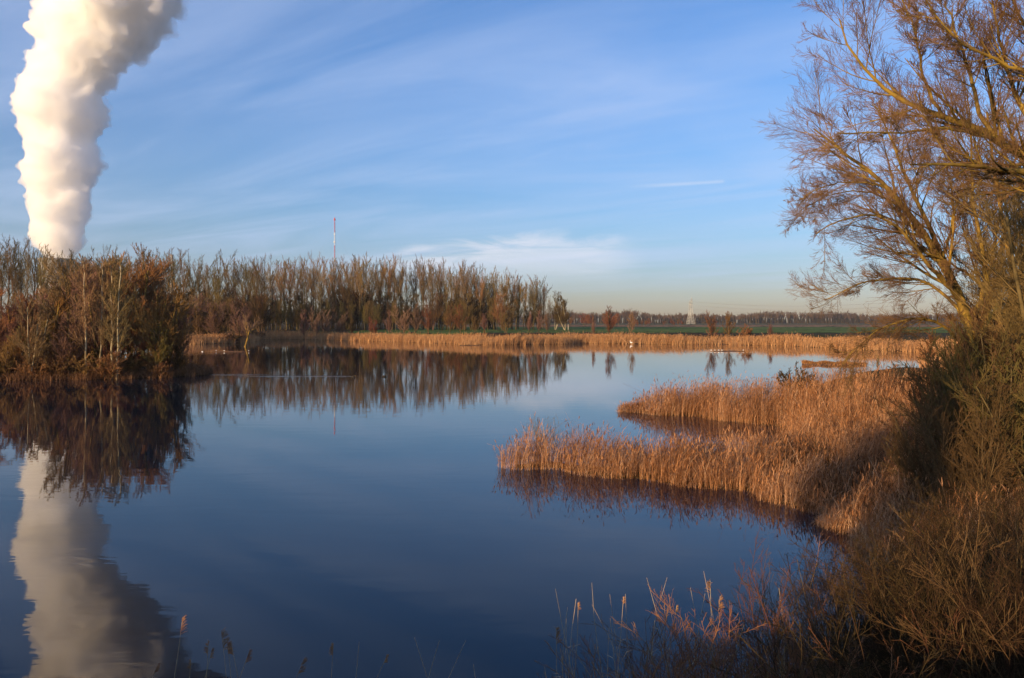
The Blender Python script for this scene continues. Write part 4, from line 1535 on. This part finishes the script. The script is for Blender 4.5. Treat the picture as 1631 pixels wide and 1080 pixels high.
def radio_mast():
    D = 2000.0
    x = px_at(533, D)
    H = CAMZ + (HOR - 348) / F * D - 3
    root = empty('radio_mast', (x, D, 3))

    def seg(z0, z1, wdt, mat, name='shaft_section'):
        mb = MB()
        n = 3
        P = [(wdt * math.cos(a), wdt * math.sin(a)) for a in (.3, .3 + 2.094, .3 + 4.189)]
        for p in P:
            mb.bar((p[0], p[1], z0), (p[0], p[1], z1), .34, 5)
        z = z0
        k = 0
        while z < z1 - .5:
            z2 = min(z + 3.2, z1)
            for i in range(3):
                a, b = P[i], P[(i + 1) % 3]
                mb.bar((a[0], a[1], z), (b[0], b[1], z2), .15, 3)
                mb.bar((a[0], a[1], z2), (b[0], b[1], z2), .12, 3)
            z = z2
        mb.build(name, mat, root)
    cuts = [(348, 370, 'mast_red'), (370, 391, 'mast_white'), (391, 411, 'mast_red'), (411, 432, 'mast_white'), (432, 470, 'mast_red'), (470, 513, 'mast_white')]
    for a, b, m in cuts:
        z1 = (HOR - a) / F * D + 4
        z0 = max((HOR - b) / F * D + 4, 0)
        seg(z0, z1, 1.15, M[m])
    for py, m, r, h in ((350, 'mast_red', 2.4, 3.5), (348, 'mast_red', 1.2, 4.5), (373, 'mast_white', 2.0, 2), (385.5, 'mast_white', 2.6, 2.5)):
        mb = MB()
        z = (HOR - py) / F * D + 4
        mb.lathe([(0.01, z - h / 2), (r, z - h / 2), (r, z + h / 2), (.01, z + h / 2)], 12)
        mb.build('platform', M[m], root)
    # guys
    for k in range(3):
        a = .9 + k * 2.094
        for zt in (252, 190, 120):
            g = MB()
            g.bar((0, 0, zt), (150 * math.cos(a), 150 * math.sin(a), 0), .07, 3)
            g.build('guy_wire', M['cable'], root)
    tag(root, 'tall thin red and white banded lattice radio mast behind the poplars', 'radio mast')


radio_mast()


def cooling_tower(pxc, D, top, rtop, label):
    H = CAMZ + (HOR - top) / F * D - 3
    x = px_at(pxc, D)
    root = empty('cooling_tower', (x, D, 3))
    prof = []
    zt = H * .78
    for i in range(33):
        z = 8 + (H - 8) * i / 32
        c = H * .62
        r = rtop * .955 * math.sqrt(1 + ((z - zt) / c) ** 2 * (1.0 if z < zt else .8))
        prof.append((r, z))
    mb = MB()
    inner = [(r - 1.2, z) for r, z in reversed(prof)]
    mb.lathe(prof + inner, 72)
    mb.build('shell', M['concrete'], root, smooth=True)
    rim = MB()
    r = prof[-1][0]
    rim.lathe([(r + .1, H - 3), (r + 1.3, H - 3), (r + 1.3, H + .8), (r - 1.4, H + .8), (r - 1.4, H - 1)], 72)
    rim.build('rim', M['concrete'], root)
    lg = MB()
    r0 = prof[0][0]
    for i in range(36):
        a, b = 2 * math.pi * i / 36, 2 * math.pi * (i + .5) / 36
        lg.bar((r0 * 1.03 * math.cos(a), r0 * 1.03 * math.sin(a), -1), (r0 * math.cos(b), r0 * math.sin(b), 8.5), .6, 5)
        b = 2 * math.pi * (i - .5) / 36
        lg.bar((r0 * 1.03 * math.cos(a), r0 * 1.03 * math.sin(a), -1), (r0 * math.cos(b), r0 * math.sin(b), 8.5), .6, 5)
    lg.build('support_struts', M['concrete'], root)
    tag(root, label, 'cooling tower')
    return x, D, H + 3


T1 = cooling_tower(90, 1780, 413, 36, 'nearer and taller concrete cooling tower under the steam plume')
T2 = cooling_tower(116, 1960, 420, 32, 'second cooling tower showing lower right behind the first')
mb = MB()
Hc = CAMZ + (HOR - 405.5) / F * 1780 - 3
mb.lathe([(4.2, 0), (2.9, Hc - 2), (3.3, Hc - 2), (3.3, Hc), (2.2, Hc), (2.2, Hc - 6)], 24)
o = mb.build('chimney', M['concrete'], None, smooth=False)
o.location = (px_at(274, 1780), 1780, 3)
tag(o, 'slender concrete chimney barely topping the trees right of the cooling towers', 'chimney')


def pylon(px, D, top, label, rz):
    x = px_at(px, D)
    H = CAMZ + (HOR - top) / F * D - 3
    root = empty('electricity_pylon', (x, D, 3), rz)
    mb = MB()

    def hw(z):
        f = z / H
        return 5.2 * (1 - f / .55) + 1.5 * (f / .55) if f < .55 else 1.5 * (1 - (f - .55) / .45) + .35 * ((f - .55) / .45)
    zs = [0, H * .13, H * .25, H * .36, H * .46, H * .55, H * .63, H * .71, H * .79, H * .87, H * .94, H]
    for a, b in zip(zs[:-1], zs[1:]):
        wa, wb = hw(a), hw(b)
        ca = [(-wa, -wa, a), (wa, -wa, a), (wa, wa, a), (-wa, wa, a)]
        cb = [(-wb, -wb, b), (wb, -wb, b), (wb, wb, b), (-wb, wb, b)]
        for i in range(4):
            j = (i + 1) % 4
            mb.bar(ca[i], cb[i], .17, 4)
            mb.bar(ca[i], cb[j], .07, 3)
            mb.bar(ca[j], cb[i], .07, 3)
            mb.bar(cb[i], cb[j], .07, 3)
    mb.build('tower_frame', M['steel'], root)
    for z, L in ((H * .62, 7.5), (H * .76, 10), (H * .90, 6.5)):
        am = MB()
        w0 = hw(z)
        for s in (-1, 1):
            for yy in (-w0, w0):
                am.bar((s * w0, yy, z), (s * L, 0, z + .3), .2, 4)
                am.bar((s * w0, yy, z + 2), (s * L, 0, z + .3), .16, 4)
            am.bar((s * L, 0, z + .3), (s * L, 0, z - 2.5), .14, 4)
        am.build('crossarm', M['steel'], root)
    tag(root, label, 'pylon')
    return root, H


p1, H1 = pylon(1101.5, 1380, 474, 'taller front lattice electricity pylon in the far field', math.radians(65))
p2, H2 = pylon(1098.5, 1450, 479, 'second lattice pylon just behind and left of the taller one', math.radians(65))
for k, (z, L, sgn) in enumerate(((.62, 7.5, 1), (.62, 7.5, -1), (.76, 10, 1), (.76, 10, -1), (.90, 6.5, 1), (.9, 6.5, -1))):
    a = math.radians(65)
    A = Vector((p1.location.x + sgn * L * math.cos(a), p1.location.y + sgn * L * math.sin(a), 3 + H1 * z - 2.3))
    P = []
    for i in range(25):
        t = i / 24
        sag = 4 * 9.0 * t * (1 - t)
        P.append((A.x + 330 * t, A.y - 130 * t, A.z - sag - 1.0 * t))
    me = tube_mesh('power_line', [(np.array([P]), np.full((1, 25), .10))], [3])
    o = link_mesh('power_line', me, M['cable'])
    tag(o, 'sagging power line running right from the front pylon', 'power line', 'power lines leaving the front pylon')

# ------------------------------------------------------------------ steam plume
PLUME = [  # photo row, left edge, right edge
    (424, 84, 114), (412, 74, 122), (402, 62, 129), (390, 50, 134), (375, 46, 136), (360, 44, 138), (340, 42, 144), (320, 42, 150), (300, 36, 152), (280, 28, 158), (260, 26, 168),
    (240, 34, 166), (220, 34, 158), (200, 24, 160), (180, 16, 178), (160, 18, 172), (140, 24, 160), (120, 34, 180), (100, 42, 206), (80, 56, 222),
    (60, 56, 240), (40, 58, 262), (20, 64, 280), (0, 70, 284), (-20, 66, 290), (-40, 50, 292), (-60, 36, 300), (-80, 26, 320), (-100, 24, 345), (-130, 20, 390), (-170, 10, 440)]


def reskin(me, voxel):
    """voxel remesh so that folded surfaces become one clean closed skin"""
    t_ = bpy.data.objects.new('steam_skin', me)
    COL.objects.link(t_)
    md = t_.modifiers.new('remesh', 'REMESH')
    md.mode = 'VOXEL'
    md.voxel_size = voxel
    dg = bpy.context.evaluated_depsgraph_get()
    out = bpy.data.meshes.new_from_object(t_.evaluated_get(dg))
    bpy.data.objects.remove(t_)
    # keep only the largest connected body
    import bmesh
    bm = bmesh.new()
    bm.from_mesh(out)
    bm.verts.ensure_lookup_table()
    seen, best = set(), []
    for v in bm.verts:
        if v.index in seen:
            continue
        comp, st = [], [v]
        seen.add(v.index)
        while st:
            a = st.pop()
            comp.append(a)
            for e in a.link_edges:
                b = e.other_vert(a)
                if b.index not in seen:
                    seen.add(b.index)
                    st.append(b)
        if len(comp) > len(best):
            best = comp
    keep = set(v.index for v in best)
    bmesh.ops.delete(bm, geom=[v for v in bm.verts if v.index not in keep], context='VERTS')
    bm.to_mesh(out)
    bm.free()
    return out


def steam():
    r = np.random.default_rng(17)
    D = 1780.0
    MPP = D / F
    ys = [p[0] for p in PLUME][::-1]
    ls = [p[1] for p in PLUME][::-1]
    rs_ = [p[2] for p in PLUME][::-1]
    import bmesh
    bm = bmesh.new()
    from mathutils import Matrix

    def puff(px, py, dy, rad):
        c = W(px, py, D)
        mt = Matrix.Translation((c[0], c[1] + dy, c[2])) @ Matrix.Diagonal((rad, rad, rad, 1))
        bmesh.ops.create_icosphere(bm, subdivisions=2, radius=1.0, matrix=mt)
    y = 421.0
    while y > -170:
        l, rt_ = np.interp(y, ys, ls), np.interp(y, ys, rs_)
        c, hw = (l + rt_) / 2, (rt_ - l) / 2
        rad = hw * .70 * MPP
        puff(c, y, 0, rad)
        nb = 7 if hw > 35 else 4
        for k in range(nb):
            a = r.uniform(0, 2 * math.pi)
            pr = hw * r.uniform(.30, .50)
            off = hw - pr * r.uniform(.85, 1.15)
            puff(c + off * math.cos(a), y + r.uniform(-3, 3), off * math.sin(a) * MPP, pr * MPP)
        for s in (-1, 1):
            pr = hw * r.uniform(.22, .42)
            puff(c + s * (hw - pr), y, r.uniform(-.3, .3) * hw * MPP, pr * MPP)
        y -= max(5.0, hw * .17)
    me = bpy.data.meshes.new('steam_raw')
    bm.to_mesh(me)
    bm.free()
    o = bpy.data.objects.new('steam_plume', me)
    COL.objects.link(o)
    md = o.modifiers.new('remesh', 'REMESH')
    md.mode = 'VOXEL'
    md.voxel_size = 4.0
    dg = bpy.context.evaluated_depsgraph_get()
    me2 = bpy.data.meshes.new_from_object(o.evaluated_get(dg))
    o.modifiers.clear()
    n = len(me2.vertices)
    co = np.empty(n * 3, np.float32)
    me2.vertices.foreach_get('co', co)
    co = co.reshape(-1, 3)
    no = np.empty(n * 3, np.float32)
    me2.vertex_normals.foreach_get('vector', no)
    no = no.reshape(-1, 3)
    disp = np.empty(n)
    for i in range(n):
        p = Vector(co[i])
        q = p + 14 * mnoise.noise_vector(p / 60)
        b1 = 1 - 2 * abs(mnoise.noise(q / 62))
        b2 = 1 - 2 * abs(mnoise.noise(q / 28 + Vector((7, 3, 1))))
        b3 = 1 - 2 * abs(mnoise.noise(q / 14 + Vector((2, 9, 4))))
        disp[i] = -(b1 * 14 + b2 * 13 + b3 * 6.5) * .78 + 2
    amp = np.clip((co[:, 2] - 130) / 180, .6, 1.25)
    co = co + no * (disp * amp)[:, None]
    me2.vertices.foreach_set('co', co.ravel())
    me2.update()
    print('steam verts', n)
    core = reskin(me2, 4.2)
    o.data = core
    m = bpy.data.materials.new('steam')
    m.use_nodes = True
    t = NT(m.node_tree)
    m.node_tree.nodes.remove(m.node_tree.nodes['Principled BSDF'])
    vs = t.node('ShaderNodeVolumeScatter')
    vs.inputs['Color'].default_value = (0.989, 0.991, 0.991, 1)
    vs.inputs['Density'].default_value = 0.042
    vs.inputs['Anisotropy'].default_value = 0.0
    t.put(m.node_tree.nodes['Material Output'].inputs['Volume'], vs.outputs[0])
    core.materials.clear()
    core.materials.append(m)
    tag(o, 'billowing white steam plume rising from the cooling towers', 'steam', kind='stuff')
    # thin torn veil of vapour round the dense core
    me3 = me2.copy()
    me3.name = 'steam_veil'
    dv = np.empty(n)
    for i in range(n):
        p = Vector(co[i])
        q = p + 30 * mnoise.noise_vector(p / 90)
        dv[i] = 19 * mnoise.noise(q / 75) + 13 * mnoise.noise(q / 30 + Vector((5, 5, 5))) + 7 * mnoise.noise(q / 14) - 1
    lee = np.clip(no[:, 0] * .8 + .5, .25, 1.3)
    c3 = co + no * (dv * lee * np.clip((co[:, 2] - 130) / 300, .3, 1.4))[:, None]
    me3.vertices.foreach_set('co', c3.ravel())
    me3.update()
    me3 = reskin(me3, 5.0)
    v = bpy.data.objects.new('steam_veil', me3)
    COL.objects.link(v)
    m3 = m.copy()
    for nd in m3.node_tree.nodes:
        if nd.type == 'VOLUME_SCATTER':
            nd.inputs['Density'].default_value = 0.013
    me3.materials.clear()
    me3.materials.append(m3)
    tag(v, 'thin torn vapour drifting off the lee side of the steam plume', 'steam', kind='stuff')


steam()

# ------------------------------------------------------------------ trees beside the viewpoint that shade the lower right
SHADE = []
for p_, a_, h_ in ((-8.5, 22, 10.5), (-8.7, 27, 11.0), (-8.3, 32, 11.5), (-8.8, 38, 12.0), (-12.8, 24, 12.0), (-12.6, 30, 12.5), (-12.2, 36, 13.0)):
    SHADE.append((.731 * (p_ * 1.02 + 1.2) - .682 * a_, -.682 * (p_ * 1.02 + 1.2) - .731 * a_, h_))
for i, (x, y, h) in enumerate(SHADE):
    rr_ = np.random.default_rng(900 + i)
    plant_at('bank_tree', PR['broad'][i % 4], x, y, h, rr_, 'bushy tree on the near bank that shades the right bank', 'tree',
             'trees on the near bank beside the viewpoint', wide=.6)

# ------------------------------------------------------------------ haze


def haze():
    mb = MB()
    x0, x1, y0, y1, z0, z1 = -4200, 4200, -4200, 4200, -3.2, 1100
    mb.box((x0 + x1) / 2, (y0 + y1) / 2, (z0 + z1) / 2, x1 - x0, y1 - y0, z1 - z0)
    m = bpy.data.materials.new('haze')
    m.use_nodes = True
    t = NT(m.node_tree)
    m.node_tree.nodes.remove(m.node_tree.nodes['Principled BSDF'])
    pv = t.node('ShaderNodeVolumePrincipled')
    pv.inputs['Color'].default_value = (.82, .88, .97, 1)
    pv.inputs['Density'].default_value = 0.00004
    t.put(m.node_tree.nodes['Material Output'].inputs['Volume'], pv.outputs[0])
    o = mb.build('haze', m)
    tag(o, 'thin pale haze in the air', 'haze', kind='stuff')


haze()
